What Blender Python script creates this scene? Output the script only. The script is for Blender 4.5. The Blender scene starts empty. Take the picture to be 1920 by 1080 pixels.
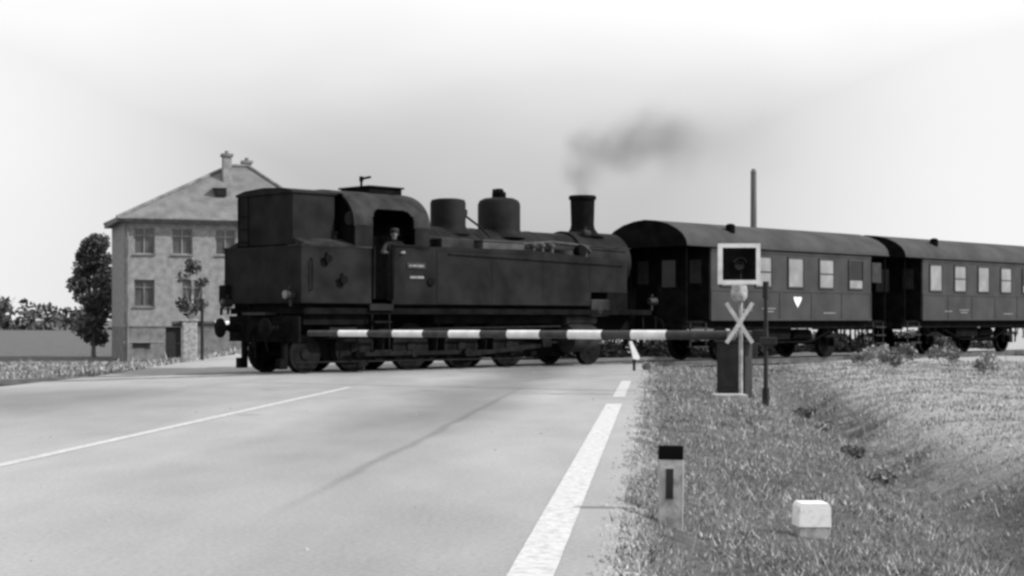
import bpy, bmesh, math, random
import numpy as np
from mathutils import Vector, Matrix, noise as mnoise
R = math.radians
random.seed(7); rng = np.random.default_rng(7)
S = bpy.context.scene
COL = S.collection

# ------------------------------------------------------------------ helpers
def tag(o, label=None, cat=None, group=None, kind=None):
    if label: o['label'] = label
    if cat: o['category'] = cat
    if group: o['group'] = group
    if kind: o['kind'] = kind
    return o

def empty(name, loc=(0, 0, 0), rz=0, parent=None):
    o = bpy.data.objects.new(name, None); COL.objects.link(o)
    o.location = loc; o.rotation_euler = (0, 0, rz); o.empty_display_size = .3
    if parent: o.parent = parent
    return o

def copy_tree(o, parent=None):
    c = o.copy(); COL.objects.link(c)
    if parent: c.parent = parent
    for ch in [x for x in bpy.data.objects if x.parent == o]:
        copy_tree(ch, c)
    return c

class MB:
    def __init__(s): s.bm = bmesh.new()
    def box(s, a, b, bev=0, rot=None, piv=None):
        a = Vector(a); b = Vector(b); c = (a + b) / 2; d = b - a
        r = bmesh.ops.create_cube(s.bm, size=1)
        vs = r['verts']
        bmesh.ops.scale(s.bm, vec=(abs(d.x), abs(d.y), abs(d.z)), verts=vs)
        bmesh.ops.translate(s.bm, vec=c, verts=vs)
        if bev:
            es = list({e for v in vs for e in v.link_edges})
            rr = bmesh.ops.bevel(s.bm, geom=es, offset=bev, segments=2, affect='EDGES', profile=.5)
            vs = list({v for f in rr['faces'] for v in f.verts} | {v for v in vs if v.is_valid})
        if rot is not None:
            p = Vector(piv if piv is not None else c)
            bmesh.ops.rotate(s.bm, cent=p, matrix=rot, verts=vs)
        return s
    def cyl(s, p, q, r, r2=None, seg=16, caps=True):
        p = Vector(p); q = Vector(q); d = q - p
        m = Matrix.Translation((p + q) / 2) @ d.to_track_quat('Z', 'Y').to_matrix().to_4x4()
        bmesh.ops.create_cone(s.bm, cap_ends=caps, segments=seg, radius1=r, radius2=r if r2 is None else r2, depth=d.length, matrix=m)
        return s
    def path(s, pts, r, seg=8):
        for a, b in zip(pts[:-1], pts[1:]): s.cyl(a, b, r, seg=seg)
        return s
    def lathe(s, prof, o=(0, 0, 0), axis='Z', seg=28):
        o = Vector(o); rings = []
        for (r, h) in prof:
            ring = []
            for k in range(seg):
                a = 2 * math.pi * k / seg; c, t = r * math.cos(a), r * math.sin(a)
                v = {'Z': (c, t, h), 'Y': (c, h, t), 'X': (h, c, t)}[axis]
                ring.append(s.bm.verts.new(o + Vector(v)))
            rings.append(ring)
        for A, B in zip(rings[:-1], rings[1:]):
            for k in range(seg):
                try: s.bm.faces.new((A[k], A[(k + 1) % seg], B[(k + 1) % seg], B[k]))
                except ValueError: pass
        for ring in (rings[0], rings[-1]):
            try: s.bm.faces.new(ring)
            except ValueError: pass
        return s
    def prism(s, poly, a, b, plane='XZ'):
        """poly of 2-D points in the plane, extruded from a to b along the third axis"""
        def P(u, v, h): return {'XZ': (u, h, v), 'XY': (u, v, h), 'YZ': (h, u, v)}[plane]
        A = [s.bm.verts.new(P(u, v, a)) for u, v in poly]
        B = [s.bm.verts.new(P(u, v, b)) for u, v in poly]
        s.bm.faces.new(A); s.bm.faces.new(B[::-1])
        n = len(poly)
        for k in range(n): s.bm.faces.new((A[k], B[k], B[(k + 1) % n], A[(k + 1) % n]))
        return s
    def quad(s, pts):
        s.bm.faces.new([s.bm.verts.new(p) for p in pts]); return s
    def build(s, name, mat, parent=None, loc=(0, 0, 0), smooth=False, angle=35):
        bmesh.ops.recalc_face_normals(s.bm, faces=s.bm.faces)
        me = bpy.data.meshes.new(name); s.bm.to_mesh(me); s.bm.free()
        me.materials.append(mat)
        if smooth:
            for p in me.polygons: p.use_smooth = True
            try: me.set_sharp_from_angle(angle=R(angle))
            except Exception: pass
        o = bpy.data.objects.new(name, me); COL.objects.link(o); o.location = loc
        if parent: o.parent = parent
        return o

# ------------------------------------------------------------------ materials (all neutral: black and white film)
def mat(name, a, b=None, rough=.7, scale=4, bump=0, bscale=40, metal=0, stretch=(1, 1, 1), detail=6, spec=.4, lo=.35, hi=.65):
    m = bpy.data.materials.new(name); m.use_nodes = True
    n = m.node_tree.nodes; l = m.node_tree.links; n.clear()
    out = n.new('ShaderNodeOutputMaterial'); p = n.new('ShaderNodeBsdfPrincipled')
    l.new(p.outputs[0], out.inputs[0])
    p.inputs['Roughness'].default_value = rough; p.inputs['Metallic'].default_value = metal
    p.inputs['Specular IOR Level'].default_value = spec
    b = a if b is None else b
    tc = n.new('ShaderNodeTexCoord'); mp = n.new('ShaderNodeMapping'); mp.inputs['Scale'].default_value = stretch
    l.new(tc.outputs['Object'], mp.inputs[0])
    ns = n.new('ShaderNodeTexNoise'); ns.inputs['Scale'].default_value = scale; ns.inputs['Detail'].default_value = detail
    l.new(mp.outputs[0], ns.inputs[0])
    cr = n.new('ShaderNodeValToRGB'); e = cr.color_ramp.elements
    e[0].position = lo; e[0].color = (a, a, a, 1); e[1].position = hi; e[1].color = (b, b, b, 1)
    l.new(ns.outputs[0], cr.inputs[0]); l.new(cr.outputs[0], p.inputs['Base Color'])
    if bump:
        n2 = n.new('ShaderNodeTexNoise'); n2.inputs['Scale'].default_value = bscale; n2.inputs['Detail'].default_value = 4
        l.new(tc.outputs['Object'], n2.inputs[0])
        bp = n.new('ShaderNodeBump'); bp.inputs['Strength'].default_value = bump; bp.inputs['Distance'].default_value = .02
        l.new(n2.outputs[0], bp.inputs['Height']); l.new(bp.outputs[0], p.inputs['Normal'])
    m['p'] = 1
    return m

M = {}
M['loco'] = mat('sooty_black_paint', .009, .019, .6, 1.6, .15, 6, spec=.03)
M['loco_top'] = mat('dusty_black_paint', .014, .036, .65, 2.5, .2, 8, spec=.04)
M['black'] = mat('black_frame', .004, .009, .8, 3, .1, spec=.02)
M['wheel'] = mat('oily_wheel_steel', .004, .013, .6, 5, spec=.05)
M['steel'] = mat('bright_worn_steel', .10, .22, .45, 8, metal=.3)
M['rail'] = mat('rail_steel', .12, .2, .35, 3, metal=.6)
M['coach'] = mat('coach_side_paint', .036, .052, .6, 1.5, .1, 5, spec=.08)
M['coach_roof'] = mat('coach_roof_canvas', .036, .058, .85, 1.3, .15, 12, spec=.12)
M['coach_end'] = mat('coach_end_shade_black', .004, .009, .8, 3, spec=.02)  # shade of the ends facing away from the sun, put into the colour
M['blind'] = mat('drawn_blind', .16, .24, .6, 2)
M['pane_dark'] = mat('dark_window_glass', .008, .014, .15, 2, spec=.25)
M['white'] = mat('white_paint', .62, .78, .6, 6, .05)
M['dirty_white'] = mat('weathered_white_paint', .2, .42, .8, 11, .2, 30)
M['grey_paint'] = mat('grey_metal_paint', .14, .2, .6, 6)
M['darkgrey'] = mat('dark_grey_paint', .016, .03, .7, 5, spec=.2)
M['stripe_dark'] = mat('red_stripe_paint', .035, .06, .6, 6, spec=.2)
M['render_wall'] = mat('roughcast_wall', .19, .29, .95, 3, .6, 25, spec=.1)
M['plinth'] = mat('rough_plinth', .12, .21, .95, 2.2, .8, 14, spec=.1)
M['trim'] = mat('window_trim', .2, .28, .8, 3)
M['houseglass'] = mat('house_window_glass', .05, .10, .2, 1.2, spec=.5)
M['skin'] = mat('skin', .2, .26, .6, 6)
M['jacket'] = mat('dark_work_jacket', .02, .04, .9, 8, .2)
M['cap'] = mat('dark_cap', .02, .03, .9, 8)
M['bark'] = mat('bark', .08, .16, .95, 8, .6, 20, stretch=(1, 1, .2))
M['pale_bark'] = mat('pale_bark', .3, .4, .95, 8, .4, 20)
M['leaf'] = mat('leaf', .035, .085, .6, 3)
M['pole'] = mat('weathered_timber_pole', .08, .14, .9, 4, .4, 18, stretch=(4, 4, .3))
M['tar'] = mat('tarred_timber', .008, .018, .8, 5, .3)
M['coal'] = mat('coal', .008, .03, .5, 9, .8, 12)
M['white_worn'] = mat('worn_whitewash', .5, .76, .85, 20, .1, 40, lo=.25, hi=.45)
M['trim2'] = mat('aged_white_enamel', .42, .58, .7, 9)
M['pale_cover'] = mat('pale_steel_cover', .04, .075, .7, 4, spec=.1)  # paler than the other locomotive paints
M['concrete'] = mat('pale_concrete', .24, .36, .9, 6, .3)
M['ballast'] = None
M['sleeper'] = mat('oiled_sleeper', .03, .06, .9, 5, .4)

# roof tiles: brick texture rows
def tile_mat():
    m = mat('roof_tiles', .11, .17, .85, 1.5, 0)
    n = m.node_tree.nodes; l = m.node_tree.links
    tc = n.new('ShaderNodeTexCoord'); w = n.new('ShaderNodeTexWave'); w.wave_type = 'BANDS'; w.bands_direction = 'Z'
    w.inputs['Scale'].default_value = 2.2; w.inputs['Distortion'].default_value = .6; w.inputs['Detail'].default_value = 2
    l.new(tc.outputs['Object'], w.inputs[0])
    bp = n.new('ShaderNodeBump'); bp.inputs['Strength'].default_value = .5; bp.inputs['Distance'].default_value = .05
    l.new(w.outputs['Fac'], bp.inputs['Height'])
    p = [x for x in n if x.type == 'BSDF_PRINCIPLED'][0]; l.new(bp.outputs[0], p.inputs['Normal'])
    return m
M['tiles'] = tile_mat()

def V(n, l, op, a, b=None, c=None, clamp=False):
    x = n.new('ShaderNodeMath'); x.operation = op; x.use_clamp = clamp
    for i, s in enumerate((a, b, c)):
        if s is None: continue
        if isinstance(s, (int, float)): x.inputs[i].default_value = s
        else: l.new(s, x.inputs[i])
    return x.outputs[0]
def smooth(n, l, x, a, b):
    r = n.new('ShaderNodeMapRange'); r.interpolation_type = 'SMOOTHSTEP'
    r.inputs[1].default_value = a; r.inputs[2].default_value = b
    l.new(x, r.inputs[0]); return r.outputs[0]
def tex(n, l, src, scale, detail=5, stretch=None, rough=.55):
    t = n.new('ShaderNodeTexNoise'); t.inputs['Scale'].default_value = scale; t.inputs['Detail'].default_value = detail
    t.inputs['Roughness'].default_value = rough
    if stretch:
        mp = n.new('ShaderNodeMapping'); mp.inputs['Scale'].default_value = stretch[0]; mp.inputs['Rotation'].default_value = (0, 0, stretch[1])
        l.new(src, mp.inputs[0]); src = mp.outputs[0]
    l.new(src, t.inputs[0]); return t.outputs[0]

def base(name, rough=.9, spec=.2):
    m = bpy.data.materials.new(name); m.use_nodes = True
    n = m.node_tree.nodes; l = m.node_tree.links; n.clear()
    out = n.new('ShaderNodeOutputMaterial'); p = n.new('ShaderNodeBsdfPrincipled'); l.new(p.outputs[0], out.inputs[0])
    p.inputs['Roughness'].default_value = rough; p.inputs['Specular IOR Level'].default_value = spec
    tc = n.new('ShaderNodeTexCoord')
    return m, n, l, p, tc.outputs['Object']

def road_mat():
    m, n, l, p, oc = base('worn_asphalt', .85, .25)
    sx = n.new('ShaderNodeSeparateXYZ'); l.new(oc, sx.inputs[0])
    v = V(n, l, 'SUBTRACT', sx.outputs[0], V(n, l, 'MULTIPLY', sx.outputs[1], .0925))
    wob = tex(n, l, oc, .25, 3)
    vw = V(n, l, 'ADD', v, V(n, l, 'MULTIPLY_ADD', wob, 1.6, -.8))
    big = tex(n, l, oc, .22, 4, ((1, .25, 1), -.09))
    grain = tex(n, l, oc, 26, 6, None, .85)
    mid = tex(n, l, oc, 1.6, 5, ((1, .35, 1), -.09))
    band = V(n, l, 'MULTIPLY', smooth(n, l, vw, -4.9, -3.0), V(n, l, 'SUBTRACT', 1, smooth(n, l, vw, -2.7, -1.6)))
    band = V(n, l, 'MULTIPLY', band, smooth(n, l, sx.outputs[1], 11, 24))
    band2 = V(n, l, 'SUBTRACT', 1, smooth(n, l, vw, -9.2, -7.8))
    band2 = V(n, l, 'MULTIPLY', band2, V(n, l, 'MULTIPLY', smooth(n, l, sx.outputs[1], 19, 23), V(n, l, 'SUBTRACT', 1, smooth(n, l, sx.outputs[1], 26, 30))))
    col = V(n, l, 'MULTIPLY_ADD', smooth(n, l, big, .3, .7), .10, ROADC - .01)
    col = V(n, l, 'ADD', col, V(n, l, 'MULTIPLY_ADD', mid, .10, -.05))
    col = V(n, l, 'ADD', col, V(n, l, 'MULTIPLY_ADD', grain, .36, -.18))
    k = V(n, l, 'SUBTRACT', 1, V(n, l, 'MULTIPLY', band, .42)); k = V(n, l, 'MULTIPLY', k, V(n, l, 'SUBTRACT', 1, V(n, l, 'MULTIPLY', band2, .35)))
    # tar seam along the lane
    seam = V(n, l, 'ABSOLUTE', V(n, l, 'ADD', V(n, l, 'ADD', v, 2.48), V(n, l, 'MULTIPLY_ADD', tex(n, l, oc, .5, 3), .16, -.08)))
    seam = V(n, l, 'SUBTRACT', 1, smooth(n, l, seam, .01, .09))
    seam = V(n, l, 'MULTIPLY', seam, V(n, l, 'SUBTRACT', 1, smooth(n, l, sx.outputs[1], 24, 30)))
    seam = V(n, l, 'MULTIPLY', seam, smooth(n, l, sx.outputs[1], 9, 14))
    k = V(n, l, 'MULTIPLY', k, V(n, l, 'SUBTRACT', 1, V(n, l, 'MULTIPLY', seam, .26)))
    # scattered small stains
    st = n.new('ShaderNodeTexVoronoi'); st.inputs['Scale'].default_value = .45; l.new(oc, st.inputs[0])
    sp = V(n, l, 'SUBTRACT', 1, smooth(n, l, st.outputs['Distance'], .05, .11))
    k = V(n, l, 'MULTIPLY', k, V(n, l, 'SUBTRACT', 1, V(n, l, 'MULTIPLY', sp, .22)))
    col = V(n, l, 'MULTIPLY', col, k)
    l.new(col, p.inputs['Base Color'])
    bp = n.new('ShaderNodeBump'); bp.inputs['Strength'].default_value = .35; bp.inputs['Distance'].default_value = .01
    l.new(tex(n, l, oc, 90, 3), bp.inputs['Height']); l.new(bp.outputs[0], p.inputs['Normal'])
    return m
ROADC = .23
M['road'] = road_mat()

def soil_mat():
    m, n, l, p, oc = base('grassy_ground', .95, .05)
    sx = n.new('ShaderNodeSeparateXYZ'); l.new(oc, sx.inputs[0])
    a = tex(n, l, oc, 1.3, 8, None, .7); b = tex(n, l, oc, 11, 6, None, .7); c = tex(n, l, oc, .35, 3)
    col = V(n, l, 'MULTIPLY_ADD', a, .16, .02); col = V(n, l, 'ADD', col, V(n, l, 'MULTIPLY_ADD', b, .22, -.10))
    # pale dry gravelly strip beyond the ditch, where a field track runs
    v = V(n, l, 'SUBTRACT', sx.outputs[0], V(n, l, 'MULTIPLY', sx.outputs[1], .115))
    v = V(n, l, 'ADD', v, V(n, l, 'MULTIPLY_ADD', a, 2.4, -1.2))
    mask = smooth(n, l, v, 2.4, 3.4)
    mask = V(n, l, 'MULTIPLY', mask, smooth(n, l, V(n, l, 'ADD', sx.outputs[1], V(n, l, 'MULTIPLY_ADD', c, 10, -5)), 11, 20))
    ve = V(n, l, 'ADD', V(n, l, 'SUBTRACT', sx.outputs[0], V(n, l, 'MULTIPLY', sx.outputs[1], .0925)), V(n, l, 'MULTIPLY_ADD', a, .5, -.25))
    edge = V(n, l, 'MULTIPLY', V(n, l, 'SUBTRACT', 1, smooth(n, l, ve, -.15, .02)), smooth(n, l, ve, -1.5, -1.2))
    mask = V(n, l, 'MAXIMUM', mask, V(n, l, 'MULTIPLY', edge, .8))
    col2 = V(n, l, 'MULTIPLY_ADD', b, .55, .06)
    mx = n.new('ShaderNodeMix'); mx.data_type = 'FLOAT'; l.new(mask, mx.inputs[0]); l.new(col, mx.inputs[2]); l.new(col2, mx.inputs[3])
    l.new(V(n, l, 'MAXIMUM', mx.outputs[0], .01), p.inputs['Base Color'])
    bp = n.new('ShaderNodeBump'); bp.inputs['Strength'].default_value = 1; bp.inputs['Distance'].default_value = .06
    l.new(b, bp.inputs['Height']); l.new(bp.outputs[0], p.inputs['Normal'])
    return m
M['soil'] = soil_mat()
def gravel_mat(name, lo, amp, sc=14):
    m, n, l, p, oc = base(name, .9, .2)
    vo = n.new('ShaderNodeTexVoronoi'); vo.inputs['Scale'].default_value = sc; l.new(oc, vo.inputs[0])
    r = n.new('ShaderNodeRGBToBW'); l.new(vo.outputs['Color'], r.inputs[0])
    l.new(V(n, l, 'MULTIPLY_ADD', r.outputs[0], amp, lo), p.inputs['Base Color'])
    bp = n.new('ShaderNodeBump'); bp.inputs['Strength'].default_value = 1; bp.inputs['Distance'].default_value = .05
    l.new(vo.outputs['Distance'], bp.inputs['Height']); l.new(bp.outputs[0], p.inputs['Normal'])
    return m
M['ballast'] = gravel_mat('track_ballast', .06, .2)
M['shoulder'] = gravel_mat('gravel_shoulder', .17, .16, 45)
M['blade_a'] = mat('grass_blade_green', .16, .25, .8, .8, spec=.1)
M['blade_b'] = mat('grass_blade_dry', .34, .5, .8, .8, spec=.1)
M['blade_c'] = mat('grass_blade_dark', .08, .13, .8, .8, spec=.1)

# ------------------------------------------------------------------ camera, sun, sky
E = 1.27
cam = bpy.data.cameras.new('camera'); co = bpy.data.objects.new('camera', cam); COL.objects.link(co)
co.location = (0, 0, E); co.rotation_euler = (R(90), 0, 0)
cam.sensor_width = 36; cam.lens = 36 * 2912 / 1920; cam.shift_y = 58 / 1920
cam.clip_end = 5000; cam.clip_start = .1
S.camera = co
SUN_EL = 36
# the sun stands exactly to the right of the view (+X), a touch in front
az = R(6)
sd = Vector((math.cos(R(SUN_EL)) * math.cos(az), -math.cos(R(SUN_EL)) * math.sin(az), math.sin(R(SUN_EL))))
sl = bpy.data.lights.new('sun', 'SUN'); so = bpy.data.objects.new('sun', sl); COL.objects.link(so)
sl.energy = 5.0; sl.angle = R(.6); sl.color = (1, 1, 1)
so.rotation_euler = sd.to_track_quat('Z', 'Y').to_euler(); so.location = (30, -5, 40)

W = bpy.data.worlds.new('World'); S.world = W; W.use_nodes = True
n = W.node_tree.nodes; l = W.node_tree.links; n.clear()
out = n.new('ShaderNodeOutputWorld'); bg = n.new('ShaderNodeBackground'); l.new(bg.outputs[0], out.inputs[0])
sky = n.new('ShaderNodeTexSky'); sky.sky_type = 'NISHITA'; sky.sun_disc = False
sky.sun_elevation = R(SUN_EL); sky.sun_rotation = math.atan2(sd.x, sd.y)
sky.air_density = 1; sky.dust_density = 3; sky.ozone_density = 1
bw = n.new('ShaderNodeRGBToBW'); l.new(sky.outputs[0], bw.inputs[0])
tc = n.new('ShaderNodeTexCoord'); sx = n.new('ShaderNodeSeparateXYZ'); l.new(tc.outputs['Generated'], sx.inputs[0])
# thin cloud veil: pale everywhere, greyer in a soft bank low over the track
nz = n.new('ShaderNodeTexNoise'); nz.inputs['Scale'].default_value = 3.0; nz.inputs['Detail'].default_value = 4; nz.inputs['Roughness'].default_value = .45
mp = n.new('ShaderNodeMapping'); mp.inputs['Scale'].default_value = (1, 1, 2.5); mp.inputs['Location'].default_value = (.35, 0, .1)
l.new(tc.outputs['Generated'], mp.inputs[0]); l.new(mp.outputs[0], nz.inputs[0])
el = smooth(n, l, V(n, l, 'ADD', sx.outputs[2], V(n, l, 'MULTIPLY_ADD', nz.outputs[0], .07, -.035)), .05, .235)
side = smooth(n, l, V(n, l, 'ABSOLUTE', V(n, l, 'ADD', sx.outputs[0], .02)), .05, .33)
veil = V(n, l, 'MULTIPLY_ADD', V(n, l, 'MAXIMUM', el, V(n, l, 'MULTIPLY', side, .75)), 8.5, 7.4)
veil = V(n, l, 'ADD', veil, V(n, l, 'MULTIPLY_ADD', nz.outputs[0], 1.8, -.9))
mx = n.new('ShaderNodeMix'); mx.data_type = 'FLOAT'; mx.inputs[0].default_value = .8
l.new(bw.outputs[0], mx.inputs[2]); l.new(veil, mx.inputs[3])
l.new(mx.outputs[0], bg.inputs[0]); bg.inputs[1].default_value = .08

S.view_settings.view_transform = 'Standard'; S.view_settings.look = 'None'
S.view_settings.exposure = 0; S.view_settings.gamma = 1
S.cycles.filter_width = 2.9
S.cycles.volume_step_rate = 2; S.cycles.volume_max_steps = 128
S.cycles.max_bounces = 6; S.cycles.volume_bounces = 1

# ------------------------------------------------------------------ terrain
def ss(x, a, b):
    t = np.clip((x - a) / (b - a), 0, 1); return t * t * (3 - 2 * t)
def XR(y): return .574 + .0925 * (y - 8.8)
def XL(y): return np.interp(y, [-30, 8, 34.6, 50, 62, 90, 130, 400], [-14, -11.2, -9.2, -9.8, -9.95, -10.2, -9, 20])
def track_w(x, y):   # lateral distance from the track centre line
    return -(x + 4.66 + 1.06) * .7071 + (y - 35 - 1.06) * .7071
def track_t(x, y): return (x + 5.72) * .7071 + (y - 36.06) * .7071
def height(x, y, detail=True):
    x = np.asarray(x, float); y = np.asarray(y, float)
    dr = x - XR(y); dl = XL(y) - x
    z = np.full(x.shape, -.03) + .022 * ss(dr, -.35, -.05)
    near = 1 - ss(y, 13, 22)
    # right verge: a low shoulder, then the ditch
    zr = -.008 - .17 * ss(dr, 0, .55) * near - .12 * ss(dr, .3, 2.5)
    dc = 3.1 + .0 * y
    ditch = np.exp(-((dr - dc) / .62) ** 2) * .42 * (1 - ss(y, 30, 36))
    zr = zr - ditch + .12 * ss(dr, 3.6, 5.5)
    zr = zr * (dr > 0) + z * (dr <= 0)
    zl = -.03 - 1.0 * ss(dl, .3, 8) - .05 * ss(dl, 0, .5)
    z = np.where(dr > 0, zr, np.where(dl > 0, zl, z))
    tw = np.abs(track_w(x, y))
    out = (dr > .2) | (dl > .2)
    z = np.where(out, z * ss(tw, 1.5, 3.5) + (-.3) * (1 - ss(tw, 1.5, 3.5)), z)
    if detail:
        nn = .035 * np.sin(x * 2.1 + 1.3 * np.sin(y * .9)) * np.sin(y * 1.7 + x) + .02 * np.sin(5.3 * x + 2 * np.sin(3 * y)) * np.sin(4.1 * y)
        z = z + nn * np.clip(np.maximum(dr, dl), 0, 1) * (tw > 2)
    return z

def axis(near, far, step, grow=1.22):
    v = list(np.arange(near, far + 1e-6, step)); s = step
    while v[-1] < 2500: s *= grow; v.append(v[-1] + s)
    s = step
    while v[0] > -2500: s *= grow; v.insert(0, v[0] - s)
    return np.array(v)
xs = axis(-14, 12, .25); ys = axis(5, 48, .25)
XX, YY = np.meshgrid(xs, ys); ZZ = height(XX, YY)
# far ground is flat
co3 = np.stack([XX, YY, ZZ], -1).reshape(-1, 3)
nx, ny = len(xs), len(ys)
ii = (np.arange(ny - 1)[:, None] * nx + np.arange(nx - 1)[None, :]).ravel()
fc = np.stack([ii, ii + 1, ii + nx + 1, ii + nx], 1)
me = bpy.data.meshes.new('ground'); me.from_pydata(co3.tolist(), [], fc.tolist())
me.materials.append(M['soil'])
for p in me.polygons: p.use_smooth = True
g = bpy.data.objects.new('ground', me); COL.objects.link(g); tag(g, kind='structure')

def strip(name, left, right, ysamp, z, m, kind='structure'):
    vs = []; fs = []
    for y in ysamp:
        vs.append((float(left(y)), float(y), z)); vs.append((float(right(y)), float(y), z))
    for k in range(len(ysamp) - 1): fs.append((2 * k, 2 * k + 1, 2 * k + 3, 2 * k + 2))
    me = bpy.data.meshes.new(name); me.from_pydata(vs, [], fs); me.materials.append(m)
    o = bpy.data.objects.new(name, me); COL.objects.link(o); tag(o, kind=kind); return o
ysr = list(np.arange(-28, 70, 2.)) + [80, 90, 110, 130, 170, 250, 400]
strip('road', XL, lambda y: XR(y) + .02, ysr, 0.0, M['road'])
def v_line(name, v, w, y0, y1, m, z=.004, wob=0):
    L = lambda y: v + .0925 * y - w / 2 + wob * math.sin(y * 9); RR = lambda y: v + .0925 * y + w / 2 + wob * math.sin(y * 7 + 1)
    return strip(name, L, RR, list(np.arange(y0, y1, .2)), z, m)
pm, n_, l_, p_, oc_ = base('worn_road_marking', .7, .3)
f1 = tex(n_, l_, oc_, 14, 6, None, .7); l_.new(V(n_, l_, 'MULTIPLY_ADD', smooth(n_, l_, f1, .3, .6), .2, .3), p_.inputs['Base Color'])
M['marking'] = pm
pm, n_, l_, p_, oc_ = base('faded_road_marking', .7, .3)
f1 = tex(n_, l_, oc_, 9, 6, None, .7); l_.new(V(n_, l_, 'MULTIPLY_ADD', smooth(n_, l_, f1, .35, .65), .16, .34), p_.inputs['Base Color'])
M['marking_f'] = pm
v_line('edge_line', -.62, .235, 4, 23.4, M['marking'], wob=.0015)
v_line('edge_line', -.6, .2, 25.2, 32.0, M['marking_f'], wob=.0015)  # gap before this stretch imitates a shadow lying across the line
v_line('centre_line', -5.68, .13, 8, 29, M['marking_f'], wob=.0015)

# ------------------------------------------------------------------ track
TR = R(45)
def tw(t, w, z=0): return (-4.66 + .7071 * t - .7071 * w, 35 + .7071 * t + .7071 * w, z)
RAILZ = .02
bed = empty('railway_track', tw(0, 1.5), TR); tag(bed, 'single railway track crossing the road on the skew under the train', 'railway track', kind='structure')
for s in (-1, 1):
    b = MB(); b.box((-40, s * .755 - .035, -.03), (75, s * .755 + .035, RAILZ)); b.box((-40, s * .755 - .012, -.13), (75, s * .755 + .012, -.03)); b.box((-40, s * .755 - .07, -.16), (75, s * .755 + .07, -.13))
    b.build('rail', M['rail'], bed)
def bedprism(t0, t1):
    b = MB(); b.prism([(-2.6, -.42), (-1.75, -.15), (1.75, -.15), (2.6, -.42)], t0, t1, 'YZ'); b.build('ballast_bed', M['ballast'], bed)
bedprism(14.2, 75); bedprism(-40, -7)
b = MB()
for k in range(34):
    t = 14.6 + k * .65; b.box((t, -1.3, -.16), (t + .24, 1.3, -.115))
for k in range(30):
    t = -8 - k * .65; b.box((t, -1.3, -.16), (t + .24, 1.3, -.115))
tag(b.build('sleepers', M['sleeper'], bed), kind='stuff')

# ------------------------------------------------------------------ steam locomotive (t along the track, y = w-1.5)
L = empty('steam_locomotive', tw(0, 1.5, RAILZ), TR)
tag(L, 'black side-tank steam locomotive standing across the road, coal bunker end leading at left', 'steam locomotive')
# frame
b = MB()
b.prism([(-.02, 1.36), (-.02, .7), (.95, .62), (1.25, .24), (9.5, .24), (9.8, .6), (12.45, .7), (12.45, 1.36)], -.62, -.56); b.prism([(-.02, 1.36), (-.02, .7), (.95, .62), (1.25, .24), (9.5, .24), (9.8, .6), (12.45, .7), (12.45, 1.36)], .56, .62)
b.box((.02, -1.44, 1.36), (12.2, 1.44, 1.5), .01); b.box((.04, -1.3, 1.5), (9.5, 1.3, 1.61)); b.box((9.5, -.8, 1.5), (11.9, .8, 2.0)); b.box((4.1, -.85, 1.5), (11.0, .85, 2.9))
b.box((.1, -1.3, 1.12), (2.0, -.62, 1.36)); b.box((.1, .62, 1.12), (2.0, 1.3, 1.36))
b.box((2.1, -.5, .5), (3.9, .5, 1.35))   # ash pan
b.box((4.2, -1.2, 1.14), (8.8, -.7, 1.36)); b.box((4.2, .7, 1.14), (8.8, 1.2, 1.36))
for t in (.7, 4.0, 6.3, 9.2): b.box((t, -.6, .6), (t + .08, .6, 1.3))
b.build('frame', M['black'], L)
for t0, t1 in ((-.08, .0), (12.45, 12.53)):
    b = MB(); b.box((t0, -1.35, .72), (t1, 1.35, 1.32), .01)
    for s in (-1, 1):
        b.box((t0 - .015, s * .875 - .2, .85), (t0, s * .875 + .2, 1.25))
    b.build('buffer_beam', M['black'], L)
def buffer(parent, t, y, d, z=1.04, m=None):
    b = MB(); b.lathe([(.15, 0), (.15, .04), (.11, .06), (.1, .34), (.07, .36), (.065, .56), (.23, .58), (.23, .61), (.2, .63), (.0, .64)] if d > 0 else
                      [(.15, 0), (.15, -.04), (.11, -.06), (.1, -.34), (.07, -.36), (.065, -.56), (.23, -.58), (.23, -.61), (.2, -.63), (.0, -.64)], (0, 0, 0), 'X', 20)
    return b.build('buffer', m or M['black'], parent, (t, y, z), True)
for y in (-.875, .875): buffer(L, -.06, y, -1); buffer(L, 12.52, y, 1)
def coupling(parent, t, d):
    b = MB(); b.box((t, -.04, .98), (t + d * .28, .04, 1.08)); b.path([(t + d * .28, 0, 1.06), (t + d * .34, 0, .95), (t + d * .26, 0, .9)], .03)
    b.path([(t + d * .2, .02, .98), (t + d * .24, .02, .62), (t + d * .2, .02, .55), (t + d * .18, .02, .34)], .032)
    b.cyl((t + d * .2, .02, .72), (t + d * .22, .02, .56), .05)
    b.path([(t, .3, 1.0), (t + d * .12, .32, .95), (t + d * .16, .34, .7), (t + d * .1, .34, .5)], .03)
    b.path([(t, -.3, 1.0), (t + d * .12, -.32, .95), (t + d * .16, -.34, .7), (t + d * .1, -.34, .5)], .03)
    return b.build('coupling', M['black'], parent)
coupling(L, -.08, -1); coupling(L, 12.53, 1)
for y in (-.78, .78):
    b = MB(); b.box((-.1, y - .05, .12), (.02, y + .05, .95)); b.box((-.22, y - .09, .1), (-.02, y + .09, .34)); b.path([(.0, y, .9), (.3, y, .9)], .03)
    b.build('rail_guard', M['black'], L)
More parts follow.
